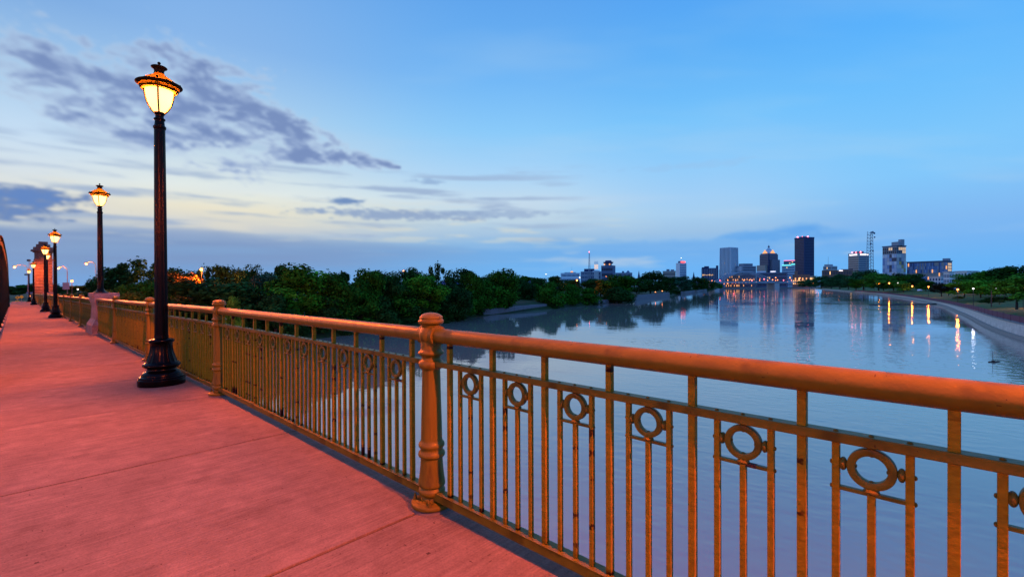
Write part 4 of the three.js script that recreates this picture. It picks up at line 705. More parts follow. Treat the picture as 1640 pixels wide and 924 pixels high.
function site(label, xl, xc, xr, top, Z, opt = {}) {   // a corner-on block: left face xl..xc, right face xc..xr
  const base = opt.base ?? CITY, psi = opt.psi ?? (xr > xc ? 0.72 : 0), az = Math.atan((xc - 820) / F), dist = Z / Math.cos(az), wid = (a, b) => Math.abs(Math.atan((b - 820) / F) - Math.atan((a - 820) / F)) * dist;
  const g = thing(opt.name ?? 'office_building', label, opt.category ?? 'building'), a = wid(xl, xc) / Math.cos(psi), b = xr > xc ? wid(xc, xr) / Math.sin(psi) : opt.depth ?? a * 0.7, c = atDepth(xc, 450, Z);
  g.position.set(c.x, base, c.z); g.rotation.y = -(az + psi);
  const yOf = (py) => atDepth(xc, py, Z).y - base;
  return { g, a, b, h: yOf(top), yOf, m: dist / F * Math.cos(az), body(name, mat, y0, y1, inset = 0) { const A = a - inset * 2, Bd = b - inset * 2; return part(g, name, box(A, y1 - y0, Bd, -a / 2, (y0 + y1) / 2, -b / 2), mat); } };
}
// a face's local box: u along the face from its outer end (0) to the corner (1) on L, from the corner (0) to its far end (1) on R
function onFace(S, face, u0, u1, y0, y1, proud = 0.25, thick = 0.3) {
  if (face === 'L') return box((u1 - u0) * S.a, y1 - y0, thick, -S.a + (u0 + u1) / 2 * S.a, (y0 + y1) / 2, proud - thick / 2);
  return box(thick, y1 - y0, (u1 - u0) * S.b, proud - thick / 2, (y0 + y1) / 2, -(u0 + u1) / 2 * S.b);
}
function windows(S, face, cols, rows, y0, y1, mat, opt = {}) {
  const list = [], fw = opt.fw ?? 0.6, fh = opt.fh ?? 0.55, u0 = opt.u0 ?? 0.04, u1 = opt.u1 ?? 0.96, r = rng(opt.seed ?? Math.round(S.a * 100) + cols * 7 + (face === 'L' ? 0 : 5)), du = (u1 - u0) / cols, dy = (y1 - y0) / rows;
  for (let j = 0; j < rows; j++) for (let i = 0; i < cols; i++) {
    const c = u0 + (i + 0.5) * du, y = y0 + (j + 0.5) * dy, gq = onFace(S, face, c - du * fw / 2, c + du * fw / 2, y - dy * fh / 2, y + dy * fh / 2, opt.proud ?? 0.12, 0.2);
    if (opt.lit && r() < opt.lit) part(S.g, 'lit_window_or_glow', gq, opt.litMat ?? LIT.warm); else list.push(gq);
  }
  if (list.length) stuff(part(S.g, 'window_grid', merge(list), mat));
}
// 1 low white block with an orange-lit dome
{ const S = site('low white civic block with a small orange-lit dome', 898, 929, 929, 437, 1500, { depth: 60 }); S.body('wall', WALL.white, 0, S.h); windows(S, 'L', 14, 3, 1, S.h, GLASS.blue);
  part(S.g, 'roof_slab', box(S.a * 0.6, 2, 30, -S.a * 0.5, S.h + 1, -20), WALL.slate); const d = part(S.g, 'glowing_dome', new THREE.SphereGeometry(4.5, 20, 12, 0, 6.3, 0, 1.6), LIT.gold, [-S.a * 0.42, S.h + 2, -12]); part(S.g, 'drum', new THREE.CylinderGeometry(4.4, 4.4, 3, 16), WALL.tan, [-S.a * 0.42, S.h + 1, -12]); part(S.g, 'flag_pole', cyl(0.3, 0.15, [-S.a * 0.42, S.h + 4, -12], [-S.a * 0.42, S.h + 22, -12], 5), M.greyPole); }  // the dome is no lamp: orange light on it is put in as glow
// 2 stepped blocks with the twin-winged tower, and the slab with the overhanging top
{ const S = site('pale low block filling the foot of the skyline cluster', 930, 963, 963, 434.5, 1500, { depth: 50 }); S.body('wall', WALL.grey, 0, S.h); windows(S, 'L', 12, 4, 1, S.h, GLASS.blue); part(S.g, 'upper_storey', box(S.a * 0.5, S.yOf(430.2) - S.h, 30, -S.a * 0.58, (S.h + S.yOf(430.2)) / 2, -22), WALL.navy); }
{ const S = site('slender tower crowned by four tall lit fins', 951.5, 959, 959, 433, 1460, { depth: 14, name: 'finned_tower', category: 'tower' }); S.body('shaft', WALL.stone, 0, S.h); const y1 = S.yOf(418.5), y2 = S.yOf(432); for (let k = 0; k < 4; k++) { const x = -S.a * (0.18 + 0.215 * k); part(S.g, 'fin', merge([box(1.5, y1 - y2 - 3, 3, x, (y1 + y2) / 2, -3), cyl(0.9, 0.2, [x, y1 - 2, -3], [x, y1 + 1.5, -3], 6)]), WALL.white); part(S.g, 'lit_window_or_glow', box(1.1, (y1 - y2) * 0.55, 0.3, x, y2 + (y1 - y2) * 0.36, -1.3), LIT.warm); } part(S.g, 'step', box(S.a * 1.6, 4, 16, -S.a / 2, S.h - 3, -7), WALL.pale); }  // glowing strips on the fin fronts stand in for light falling on them
{ const S = site('dark block topped by an overhanging crown with two orange lights', 963, 982, 986, 425, 1440, { psi: 0.3, name: 'crowned_tower', category: 'tower' }); S.body('wall', WALL.slate, 0, S.h); windows(S, 'L', 6, 3, S.h * 0.2, S.h * 0.95, GLASS.black, { fw: 0.9, fh: 0.5 }); const y = S.h; part(S.g, 'crown_neck', new THREE.CylinderGeometry(11, 11, 7, 8).translate(-S.a / 2, y + 3.5, -S.b / 2), WALL.slate); part(S.g, 'crown', new THREE.CylinderGeometry(17, 14, 5, 8).translate(-S.a / 2, y + 8.5, -S.b / 2), WALL.navy); part(S.g, 'crown_top', new THREE.CylinderGeometry(9, 12, 5, 8).translate(-S.a / 2, y + 13.5, -S.b / 2), WALL.navy); for (const u of [0.28, 0.72]) part(S.g, 'crown_light', new THREE.SphereGeometry(2.4, 10, 8), LIT.gold, [-S.a * u, y + 3.5, -S.b / 2 + 13]); }
{ const m = thing('radio_mast', 'thin lattice mast with a red tip above the pale low block', 'mast'), p = atDepth(944, 404, 1500), h = p.y - CITY, l = []; m.position.set(p.x, CITY, p.z); for (const [x, z] of [[-1, -1], [1, -1], [1, 1], [-1, 1]]) l.push(cyl(0.5, 0.3, [x * 4, 0, z * 4], [x * 0.8, h, z * 0.8], 4)); for (let k = 0; k < 22; k++) { const y = k / 22 * h, w = lerp(4, 0.8, k / 22), w2 = lerp(4, 0.8, (k + 1) / 22), y2 = (k + 1) / 22 * h; l.push(cyl(0.25, 0.25, [-w, y, w], [w2, y2, w2], 4), cyl(0.25, 0.25, [w, y, w], [-w2, y2, w2], 4)); } part(m, 'lattice', merge(l), WALL.grey); part(m, 'beacon_light', new THREE.SphereGeometry(1.2, 8, 6), M.redGlobe, [0, h + 1, 0]); }
{ const S = site('low dark roofs stepping down beside the crowned tower', 986, 1013, 1013, 436.5, 1520, { depth: 40 }); S.body('wall', WALL.grey, 0, S.h); windows(S, 'L', 12, 3, 1, S.h, GLASS.dark); part(S.g, 'gable', new THREE.ConeGeometry(10, 8, 4).rotateY(0.78).translate(-S.a * 0.25, S.h + 4, -10), WALL.slate); part(S.g, 'roof_box', box(7, 5, 10, -S.a * 0.55, S.h + 2.5, -10), WALL.slate); }
for (const [px, top, label] of [[1023.5, 433, 'small church spire over the bank trees near the crowned tower'], [1111.5, 435, 'small church spire between the white tower and the dark block']]) { const t = thing('church_spire', label, 'spire'), p = atDepth(px, top, 1350), h = p.y - CITY; t.position.set(p.x, CITY, p.z); part(t, 'tower', box(6, h * 0.62, 6, 0, h * 0.31, 0), WALL.slate); part(t, 'spire', new THREE.ConeGeometry(3.4, h * 0.40, 8).translate(0, h * 0.81, 0), WALL.navy); }
// 7-10
{ const S = site('squat tan brick block beside the white tower', 1062, 1082.5, 1082.5, 434.2, 1250, { depth: 40 }); S.body('wall', WALL.tan, 0, S.h); windows(S, 'L', 12, 4, 2, S.h - 3, GLASS.dark); part(S.g, 'cornice', box(S.a + 2, 1.4, 42, -S.a / 2, S.h, -20), WALL.stone); part(S.g, 'penthouse', merge([box(8, 5, 10, -S.a * 0.6, S.h + 3, -12), box(9, 4, 10, -S.a * 0.25, S.h + 2.5, -12)]), WALL.brown); }
{ const S = site('white tower block with a red glowing crown', 1083, 1089, 1100, 421, 1200, { psi: 1.0, name: 'tower_block', category: 'tower' }); S.body('wall', WALL.white, 0, S.h); windows(S, 'R', 6, 12, S.h * 0.1, S.h * 0.97, GLASS.blue, { lit: 0.06, fw: 0.7, fh: 0.6 }); part(S.g, 'penthouse', box(S.a * 0.6, 5, S.b * 0.6, -S.a / 2, S.h + 2.5, -S.b / 2), WALL.slate); for (let k = 0; k < 5; k++) part(S.g, 'crown_light', box(1.6, 3.6, 1.6, 0.6, S.h + 2.4, -S.b * (0.2 + 0.14 * k)), LIT.red); part(S.g, 'antenna', cyl(0.4, 0.2, [-S.a / 2, S.h + 5, -S.b / 2], [-S.a / 2, S.h + 13, -S.b / 2], 5), M.greyPole); part(S.g, 'beacon_light', new THREE.SphereGeometry(1.1, 8, 6), M.whiteGlobe, [-S.a / 2, S.h + 13, -S.b / 2]); }
{ const S = site('dark jagged-topped block with bright lights at its foot', 1124, 1151, 1151, 429, 1150, { depth: 30 }); S.body('wall', WALL.slate, 0, S.h); const st = [[0.02, 0.16, 427.6], [0.16, 0.44, 426.0], [0.86, 1, 425.2]]; for (const [u0, u1, py] of st) part(S.g, 'block', onFace(S, 'L', u0, u1, 0, S.yOf(py), 0.5, 28), WALL.navy); for (let k = 0; k < 9; k++) part(S.g, 'pilaster', onFace(S, 'L', 0.05 + k * 0.105, 0.075 + k * 0.105, 0, S.h * 0.96, 0.9, 0.8), WALL.grey); windows(S, 'L', 26, 7, S.h * 0.25, S.h * 0.95, GLASS.black, { lit: 0.03 }); const r = rng(8); for (let k = 0; k < 11; k++) part(S.g, 'lit_window_or_glow', onFace(S, 'L', 0.06 + k * 0.06, 0.085 + k * 0.06, S.yOf(441.5) + r() * 2, S.yOf(440) + r() * 2, 1.4, 0.4), LIT.warm); }
// 11 white ribbed tower, flaring at the foot
{ const S = site('tall white tower of close vertical ribs', 1154, 1171, 1182, 396, 1200, { psi: 0.55, name: 'ribbed_tower', category: 'tower' }); S.body('wall', WALL.navy, 0, S.h - 1);
  const flare = (y) => 1 + 0.06 * Math.pow(1 - clamp(y / (S.h * 0.55)), 2);
  const finL = [], finR = []; for (let k = 0; k <= 8; k++) { const x = -S.a * k / 8; finL.push(cyl(1.5 * flare(0), 1.25, [x + (x + S.a / 2) * 0.05, 0, 1.8], [x, S.h, 0.5], 5)); } for (let k = 0; k <= 6; k++) { const z = -S.b * k / 6; finR.push(cyl(1.5, 1.25, [1.8, 0, z + (z + S.b / 2) * 0.05], [0.5, S.h, z], 5)); }
  finL.forEach((g) => part(S.g, 'rib', g, WALL.white)); finR.forEach((g) => part(S.g, 'rib', g, WALL.white)); part(S.g, 'roof_band', box(S.a + 1.4, 1.6, S.b + 1.4, -S.a / 2, S.h - 0.5, -S.b / 2), WALL.pale); part(S.g, 'roof_mast', cyl(0.4, 0.3, [-S.a / 2, S.h, -S.b / 2], [-S.a / 2, S.h + 4, -S.b / 2], 5), M.greyPole);
  for (const [f, u, y] of [['L', 0.42, 0.60], ['R', 0.55, 0.57], ['L', 0.45, 0.33], ['L', 0.5, 0.33], ['L', 0.83, 0.335], ['R', 0.03, 0.33], ['R', 0.1, 0.33], ['R', 0.5, 0.33]]) part(S.g, 'lit_window_or_glow', onFace(S, f, u, u + 0.035, S.h * y, S.h * (y + 0.018), 0.6, 0.5), LIT.warm); }
{ const S = site('narrow dark sliver of a building beside the ribbed tower', 1152, 1154, 1154, 432, 1240, { depth: 12 }); S.body('wall', WALL.slate, 0, S.h); windows(S, 'L', 2, 8, 2, S.h, GLASS.dark); }
// 12 stepped grey block
{ const S = site('grey stepped block between ribbed tower and gabled tower', 1178, 1190, 1212, 422, 1180, { psi: 1.0 }); S.body('wall', WALL.grey, 0, S.yOf(426)); part(S.g, 'upper_block', onFace(S, 'R', 0.04, 0.74, S.yOf(427), S.h, 0.3, S.a * 0.6), WALL.grey); windows(S, 'R', 16, 8, S.h * 0.1, S.yOf(427), GLASS.dark, { fw: 0.7, lit: 0.01 }); windows(S, 'R', 11, 2, S.yOf(426), S.h - 1, GLASS.dark, { u0: 0.06, u1: 0.72, proud: 0.5 }); for (let k = 0; k < 3; k++) part(S.g, 'setback', onFace(S, 'L', 0.05 + k * 0.28, 0.33 + k * 0.28, 0, S.yOf(430 - k * 1.7), 1.5, 8), WALL.pale); windows(S, 'L', 8, 7, S.h * 0.1, S.h * 0.7, GLASS.dark, { proud: 1.7, fw: 0.8, fh: 0.4 }); }
// 13 gabled tower
{ const S = site('stone tower with steep hipped roof and orange-lit gables', 1217, 1232, 1247, 407, 1250, { psi: 0.75, name: 'gabled_tower', category: 'tower' });
  S.body('wall', WALL.brown, 0, S.h); windows(S, 'L', 9, 16, S.h * 0.12, S.h * 0.97, GLASS.dark, { lit: 0.01 }); windows(S, 'R', 9, 16, S.h * 0.12, S.h * 0.97, GLASS.black, { lit: 0.02 });
  part(S.g, 'corner_recess', merge([onFace(S, 'L', 0.95, 1.0, 0, S.h * 1.02, 0.6, 1), onFace(S, 'R', 0, 0.05, 0, S.h * 1.02, 0.6, 1)]), WALL.navy);
  const hw = S.a * 0.43, yr = S.yOf(395.5), roof = new THREE.ConeGeometry(hw * 1.32, yr - S.h, 4, 1).rotateY(Math.PI / 4).translate(-S.a / 2, (S.h + yr) / 2 + 1, -S.b / 2); part(S.g, 'roof', roof, WALL.pale);
  part(S.g, 'parapet', box(S.a * 0.9, 3, S.b * 0.9, -S.a / 2, S.h + 1.3, -S.b / 2), WALL.brown);
  const gable = (rot, x, z) => { const s = new THREE.Shape(); s.moveTo(-hw * 0.62, 0); s.lineTo(hw * 0.62, 0); s.lineTo(0, 9.5); s.closePath(); const g = new THREE.ExtrudeGeometry(s, { depth: 1.2, bevelEnabled: false }).rotateY(rot); part(S.g, 'lit_window_or_glow', g, LIT.gold, [x, S.h + 2.8, z]); };  // gables, not windows: their orange floodlight is put into a glowing material
  gable(0, -S.a / 2, -S.b * 0.10); gable(Math.PI / 2, -S.a * 0.10, -S.b / 2);
  part(S.g, 'lantern', merge([box(3.4, 3, 3.4, -S.a / 2, yr + 1.5, -S.b / 2), new THREE.ConeGeometry(2.4, 3, 4).rotateY(0.78).translate(-S.a / 2, yr + 4.5, -S.b / 2), cyl(0.3, 0.15, [-S.a / 2, yr + 5, -S.b / 2], [-S.a / 2, yr + 9, -S.b / 2], 5)]), WALL.slate);
  const W2 = S.yOf(416); part(S.g, 'side_wing', box(8, W2, S.b * 0.8, 4.2 - S.a * 0.02, W2 / 2, -S.b * 0.55), WALL.brown); const W3 = S.yOf(424.5); part(S.g, 'front_wing', box(S.a * 0.9, W3, 8, -S.a * 0.62, W3 / 2, 4), WALL.tan); }
{ const S = site('low long office with a white roof strip in front of the gabled tower', 1212, 1262, 1262, 436, 1120, { depth: 24 }); S.body('wall', WALL.slate, 0, S.h); windows(S, 'L', 34, 4, 2, S.h - 1, GLASS.dark, { fw: 0.75, lit: 0.03 }); part(S.g, 'roof_strip', box(S.a * 0.3, 4.5, 10, -S.a * 0.84, S.h + 1.8, -6), WALL.white); part(S.g, 'roof_strip', box(S.a * 0.2, 4.5, 10, -S.a * 0.46, S.h + 1.8, -6), WALL.white); for (let k = 0; k < 4; k++) part(S.g, 'lit_window_or_glow', box(S.a * 0.03, 1.6, 0.4, -S.a * (0.40 + k * 0.04), S.h + 2.2, -0.7), LIT.white); }
{ const S = site('pale blue glass block edged with pink and cyan light strips', 1253, 1274, 1274, 424.6, 1230, { depth: 26 }); S.body('wall', WALL.pale, 0, S.h); windows(S, 'L', 12, 8, S.h * 0.06, S.h * 0.95, GLASS.blue, { fw: 0.9, fh: 0.4, lit: 0.04 }); part(S.g, 'neon_strip', onFace(S, 'L', 0, 0.72, S.h - 0.6, S.h + 1.2, 0.8, 0.6), LIT.cyan); part(S.g, 'neon_strip', onFace(S, 'L', 0.72, 1, S.h + 1.2, S.h + 3.4, 0.8, 0.6), LIT.cyan); const y = S.yOf(417); part(S.g, 'upper_storey', box(S.a * 0.86, y - S.h, 20, -S.a * 0.43, (S.h + y) / 2, -13), WALL.slate); part(S.g, 'neon_strip', onFace(S, 'L', 0.14, 1, y - 0.8, y + 0.9, -2.4, 0.8), LIT.pink); for (const [u, v] of [[0.55, 0.35], [0.75, 0.6]]) part(S.g, 'lit_window_or_glow', onFace(S, 'L', u, u + 0.1, lerp(S.h, y, v), lerp(S.h, y, v + 0.14), -2.4, 0.8), LIT.warm); }
// 16 black tower
{ const S = site('tallest tower, near-black and plain with red roof lights', 1273, 1289, 1305, 379.5, 1300, { psi: 0.78, name: 'black_tower', category: 'tower' }); S.body('wall', WALL.navy, 0, S.h); windows(S, 'L', 18, 30, S.h * 0.03, S.h * 0.97, GLASS.black, { fw: 0.72, fh: 0.6 }); windows(S, 'R', 18, 30, S.h * 0.03, S.h * 0.97, GLASS.black, { fw: 0.72, fh: 0.6 }); part(S.g, 'crown_band', box(S.a + 0.8, S.h * 0.03, S.b + 0.8, -S.a / 2, S.h * 0.986, -S.b / 2), WALL.navy); for (const u of [0.2, 0.5, 0.85]) part(S.g, 'beacon_light', new THREE.SphereGeometry(1.5, 8, 6), M.redGlobe, [-S.a * (1 - u), S.h + 2.2, -S.b * u * 0.6]); part(S.g, 'roof_plant', box(S.a * 0.5, 3, S.b * 0.5, -S.a * 0.5, S.h + 1.5, -S.b * 0.5), WALL.slate); }
// quay-side fronts
{ const S = site('low brick front lit orange at the foot of the black tower', 1270, 1298, 1298, 439.5, 1090, { depth: 20, name: 'quayside_building' }); S.body('wall', WALL.brick, 0, S.h); for (let k = 0; k < 9; k++) part(S.g, 'lit_window_or_glow', onFace(S, 'L', 0.03 + k * 0.105, 0.10 + k * 0.105, S.h * 0.25, S.h * (0.55 + 0.2 * (k % 2)), 0.2, 0.3), k % 3 ? LIT.gold : LIT.warm); part(S.g, 'tower', box(6, S.yOf(434) - S.h, 6, -S.a * 0.8, (S.h + S.yOf(434)) / 2, -4), WALL.brick); }
{ const S = site('low orange-lit shed on the quay past the black tower', 1295, 1306, 1306, 441.8, 1085, { depth: 12, name: 'quay_shed' }); S.body('wall', WALL.tan, 0, S.h); for (let k = 0; k < 5; k++) part(S.g, 'lit_window_or_glow', onFace(S, 'L', 0.04 + k * 0.19, 0.2 + k * 0.19, S.h * 0.3, S.h * 0.85, 0.2, 0.3), LIT.warm); }
{ const S = site('brick warehouse with lit windows behind the arch bridge', 1162, 1186, 1186, 441, 1110, { depth: 24, name: 'brick_warehouse' }); S.body('wall', WALL.brick, 0, S.h); windows(S, 'L', 12, 4, 1, S.h, GLASS.dark, { lit: 0.34, litMat: LIT.gold }); }
{ const S = site('brick warehouse with few lights behind the crest of the arch', 1186, 1210, 1210, 440, 1125, { depth: 24, name: 'brick_warehouse' }); S.body('wall', WALL.brown, 0, S.h); windows(S, 'L', 12, 4, 1, S.h, GLASS.dark, { lit: 0.12, litMat: LIT.gold }); }
{ const S = site('dark long shed with a blue roof at the end of the wooded bank', 1117, 1160, 1160, 447, 1080, { depth: 26, name: 'long_shed' }); S.body('wall', WALL.slate, 0, S.h); part(S.g, 'roof', box(S.a + 2, 1.2, 28, -S.a / 2, S.h + 0.6, -13), plain(0.10, 0.14, 0.28)); windows(S, 'L', 14, 1, 1, S.h, GLASS.dark, { lit: 0.1 }); }
// 18 small tower and brick run
{ const S = site('small stepped stone tower left of the banded office tower', 1319, 1332, 1342, 426, 1180, { psi: 0.6 }); S.body('wall', WALL.stone, 0, S.h); part(S.g, 'top_block', box(S.a * 0.55, S.yOf(423) - S.h, S.b * 0.7, -S.a * 0.7, (S.h + S.yOf(423)) / 2, -S.b * 0.5), WALL.stone); windows(S, 'L', 7, 6, 4, S.h - 1, GLASS.dark, { lit: 0.05 }); windows(S, 'R', 7, 6, 4, S.h - 1, GLASS.dark); part(S.g, 'roof_mast', cyl(0.35, 0.2, [-S.a * 0.5, S.h, -4], [-S.a * 0.5, S.h + 24, -4], 5), M.greyPole); }
{ const S = site('long low brick building with one bright white sign', 1317, 1367, 1367, 432, 900, { depth: 30, name: 'brick_building' }); S.body('wall', WALL.brick, 0, S.h); windows(S, 'L', 18, 3, 1, S.h, GLASS.dark, { lit: 0.05 }); part(S.g, 'sign', onFace(S, 'L', 0.56, 0.68, S.h - 2.2, S.h - 0.4, 0.5, 0.4), LIT.white); part(S.g, 'wing', onFace(S, 'L', 0.62, 1, 0, S.h + 1.5, -3, 22), WALL.brown); }
// 19 banded office tower with lit sign boxes
{ const S = site('pale office tower banded with windows, glowing white sign boxes at top', 1359, 1376, 1393, 405, 1000, { psi: 0.78, name: 'banded_tower', category: 'tower' }); S.body('wall', WALL.stone, 0, S.h); for (const f of ['L', 'R']) for (let k = 0; k < 13; k++) part(S.g, 'window_band', onFace(S, f, 0.02, 0.98, S.h * (0.10 + k * 0.063), S.h * (0.10 + k * 0.063 + 0.034), 0.15, 0.3), f === 'L' ? GLASS.dark : GLASS.blue); part(S.g, 'lit_sign', onFace(S, 'L', 0.14, 0.86, S.h * 0.935, S.h * 0.972, 0.6, 0.6), LIT.white); part(S.g, 'lit_sign', onFace(S, 'R', 0.14, 0.92, S.h * 0.935, S.h * 0.972, 0.6, 0.6), LIT.white); part(S.g, 'penthouse', box(S.a * 0.5, 4, S.b * 0.5, -S.a * 0.5, S.h + 2, -S.b * 0.5), WALL.slate); for (const u of [0.25, 0.5, 0.8]) part(S.g, 'beacon_light', new THREE.SphereGeometry(1.1, 8, 6), M.redGlobe, [-S.a * (1 - u), S.h + 2.2, -S.b * u * 0.5]); }
// 20 lattice mast
{ const m = thing('lattice_mast', 'tall grey lattice mast hung with dish aerials beside the banded office tower', 'mast'), p = atDepth(1395, 371, 760), h = p.y - CITY, l = []; m.position.set(p.x, CITY, p.z); m.rotation.y = 0.3; const wd = (t) => lerp(5.6, 3.6, t); for (const [x, z] of [[-1, -0.6], [1, -0.6], [0, 1]]) l.push(cyl(0.42, 0.34, [x * 5.6, 0, z * 5.6], [x * 3.6, h, z * 3.6], 5)); for (let k = 0; k < 18; k++) { const a = wd(k / 18), b = wd((k + 1) / 18), y = k / 18 * h, y2 = (k + 1) / 18 * h; const c = [[-1, -0.6], [1, -0.6], [0, 1]]; for (let i = 0; i < 3; i++) { const q = c[i], w = c[(i + 1) % 3]; l.push(cyl(0.2, 0.2, [q[0] * a, y, q[1] * a], [w[0] * b, y2, w[1] * b], 4), cyl(0.2, 0.2, [q[0] * a, y, q[1] * a], [w[0] * a, y, w[1] * a], 4)); } } part(m, 'lattice', merge(l), plain(0.30, 0.32, 0.36, 0.6)); for (const [x, y, r] of [[-3.4, 0.98, 1.5], [3.6, 0.97, 1.7], [4.2, 0.90, 1.4], [-4.6, 0.78, 1.7], [-4.8, 0.66, 1.2], [0.6, 0.66, 1.5], [1.4, 0.24, 1.5], [0, 0.985, 1.9]]) part(m, 'dish', new THREE.CylinderGeometry(r, r * 0.7, 1.0, 12).rotateX(Math.PI / 2).translate(x, y * h, 3.4), WALL.slate); }
// 21 chequered tower and its long low block
{ const Z = 610, base = WATER + 4, S = site('chequered tower of pale, blue and dark panels with lit top storey', 1414, 1437, 1452, 394, Z, { psi: 0.66, base, name: 'chequered_tower', category: 'tower' });
  S.body('wall', WALL.grey, 0, S.h); const r = rng(77), tone = [plain(0.72, 0.72, 0.82), plain(0.48, 0.54, 0.74), plain(0.22, 0.32, 0.60), plain(0.58, 0.55, 0.64), plain(0.03, 0.045, 0.11, 0.3)], tone2 = [plain(0.74, 0.66, 0.62), plain(0.62, 0.52, 0.50), plain(0.54, 0.52, 0.60), plain(0.14, 0.15, 0.24, 0.3), plain(0.66, 0.44, 0.16)];
  const face = (f, cols, t, wts) => { for (let j = 0; j < 9; j++) for (let i = 0; i < cols; i++) { const k = r(); let q = wts.findIndex((x) => k < x); if (q < 0) q = 0; const y0 = S.h * (0.04 + j * 0.0855); part(S.g, 'panel', onFace(S, f, i / cols + 0.006, (i + 1) / cols - 0.006, y0 + 0.12, y0 + S.h * 0.0855 - 0.12, 0.18 + 0.1 * r(), 0.3), t[q]); } };
  face('L', 6, tone, [0.26, 0.46, 0.64, 0.78, 1]); face('R', 4, tone2, [0.4, 0.62, 0.82, 0.92, 1]);
  for (const [f, n] of [['L', 7], ['R', 5]]) for (let i = 0; i < n; i++) for (let j = 0; j < 2; j++) { const lit = f === 'R' ? (j ? i > 0 : i > 2) : (i === 3 || i === 4) && j; part(S.g, lit ? 'lit_window_or_glow' : 'window', onFace(S, f, i / n + 0.02, (i + 1) / n - 0.02, S.h * (0.83 + 0.075 * j), S.h * (0.895 + 0.075 * j), 0.2, 0.3), lit ? LIT.warm2 ??= std({ color: lin(0.5, 0.4, 0.3), emissive: lin(1, 0.66, 0.34), emissiveIntensity: 0.55 }) : GLASS.dark); }
  part(S.g, 'roof_slab', box(S.a + 1, 1.2, S.b + 1, -S.a / 2, S.h + 0.4, -S.b / 2), WALL.slate); part(S.g, 'penthouse', merge([box(9, 5, 9, -S.a * 0.12, S.h + 3, -S.b * 0.3), box(4, 8, 5, 1 - S.a * 0.02, S.h + 4.5, -S.b * 0.45)]), WALL.grey); }
{ const base = WATER + 4, S = site('long low block of patchwork blue panels joined to the chequered tower', 1452, 1518, 1526, 418, 590, { psi: 0.30, base, name: 'long_block' });
  S.body('wall', WALL.slate, 0, S.h); const r = rng(78), tone = [plain(0.22, 0.32, 0.58), plain(0.40, 0.45, 0.62), plain(0.09, 0.13, 0.28, 0.3), plain(0.46, 0.38, 0.36), plain(0.18, 0.27, 0.54)];
  for (let j = 0; j < 7; j++) for (let i = 0; i < 30; i++) { const k = Math.floor(r() * 5), lit = r() < 0.03; part(S.g, lit ? 'lit_window_or_glow' : 'panel', onFace(S, 'L', i / 30 + 0.002, (i + 1) / 30 - 0.002, S.h * (0.06 + j * 0.128) + 0.1, S.h * (0.06 + (j + 1) * 0.128) - 0.1, 0.16 + 0.08 * r(), 0.3), lit ? LIT.gold : (j === 3 ? tone[3] : tone[k])); }
  part(S.g, 'roof_slab', box(S.a + 1, 0.9, S.b + 1, -S.a / 2, S.h + 0.3, -S.b / 2), WALL.slate); part(S.g, 'stair_head', box(6, 4, 6, -3, S.h + 1.6, -S.b * 0.5), WALL.grey); for (let k = 0; k < 4; k++) part(S.g, 'lit_window_or_glow', onFace(S, 'R', 0.15, 0.85, S.h * (0.52 + k * 0.11), S.h * (0.60 + k * 0.11), 0.2, 0.3), LIT.warm2); }
// 23 pale houses by the park
for (const [xl, xc, xr, top, Z, label] of [[1489, 1508, 1512, 443, 415, 'low white house with blue windows, first of the park houses'], [1512, 1522, 1530, 436, 400, 'tallest pale house with a flat roof at the park'], [1530, 1550, 1568, 434.5, 430, 'wide pale house with a flat projecting roof behind the park trees']]) {
  const S = site(label, xl, xc, xr, top, Z, { psi: 0.5, base: WATER + 4, name: 'house', category: 'house' }); S.body('wall', WALL.white, 0, S.h); part(S.g, 'roof', box(S.a + 1.4, 0.5, S.b + 1.4, -S.a / 2, S.h + 0.25, -S.b / 2), WALL.pale);
  for (const f of ['L', 'R']) { const n = f === 'L' ? 4 : 3; for (let i = 0; i < n; i++) for (let j = 0; j < 3; j++) { const w = part(S.g, 'window', onFace(S, f, (i + 0.22) / n, (i + 0.78) / n, S.h * (0.12 + j * 0.29), S.h * (0.30 + j * 0.29), 0.06, 0.12), GLASS.blue); } } }
{ const S = site('pale gabled roof just showing over the tallest park trees', 1590, 1604, 1604, 431, 330, { depth: 9, base: WATER + 4, name: 'house', category: 'house' }); S.body('wall', WALL.pale, 0, S.h - 2); part(S.g, 'roof', new THREE.CylinderGeometry(0.01, 5.6, 3, 4).rotateY(0.78).translate(-S.a / 2, S.h - 0.6, -4.5), WALL.stone); }
{ const S = site('dark blue roof of a house peeping between bank trees', 706, 731, 731, 446, 175, { depth: 8, base: GL, name: 'house', category: 'house' }); S.body('wall', WALL.slate, 0, S.h - 2); part(S.g, 'roof', new THREE.CylinderGeometry(0.01, 4.4, 2.6, 4).rotateY(0.78).scale(1.4, 1, 1).translate(-S.a / 2, S.h - 1, -4), plain(0.05, 0.06, 0.16)); }
{ const S = site('small grey gabled house in the gap above the pale low wall', 839, 850, 850, 448, 225, { depth: 9, base: GL + 0.5, name: 'house', category: 'house' }); S.body('wall', WALL.slate, 0, S.h - 0.5); const sh = new THREE.Shape(); sh.moveTo(-S.a / 2 - 0.3, 0); sh.lineTo(S.a / 2 + 0.3, 0); sh.lineTo(0, 1.6); sh.closePath(); part(S.g, 'roof', new THREE.ExtrudeGeometry(sh, { depth: 9.4, bevelEnabled: false }).translate(-S.a / 2, S.h - 0.5, -9.2), plain(0.05, 0.06, 0.14)); for (const u of [0.3, 0.7]) for (const y of [0.25, 0.62]) part(S.g, 'window', onFace(S, 'L', u - 0.1, u + 0.1, S.h * y, S.h * (y + 0.2), 0.06, 0.1), GLASS.dark); }
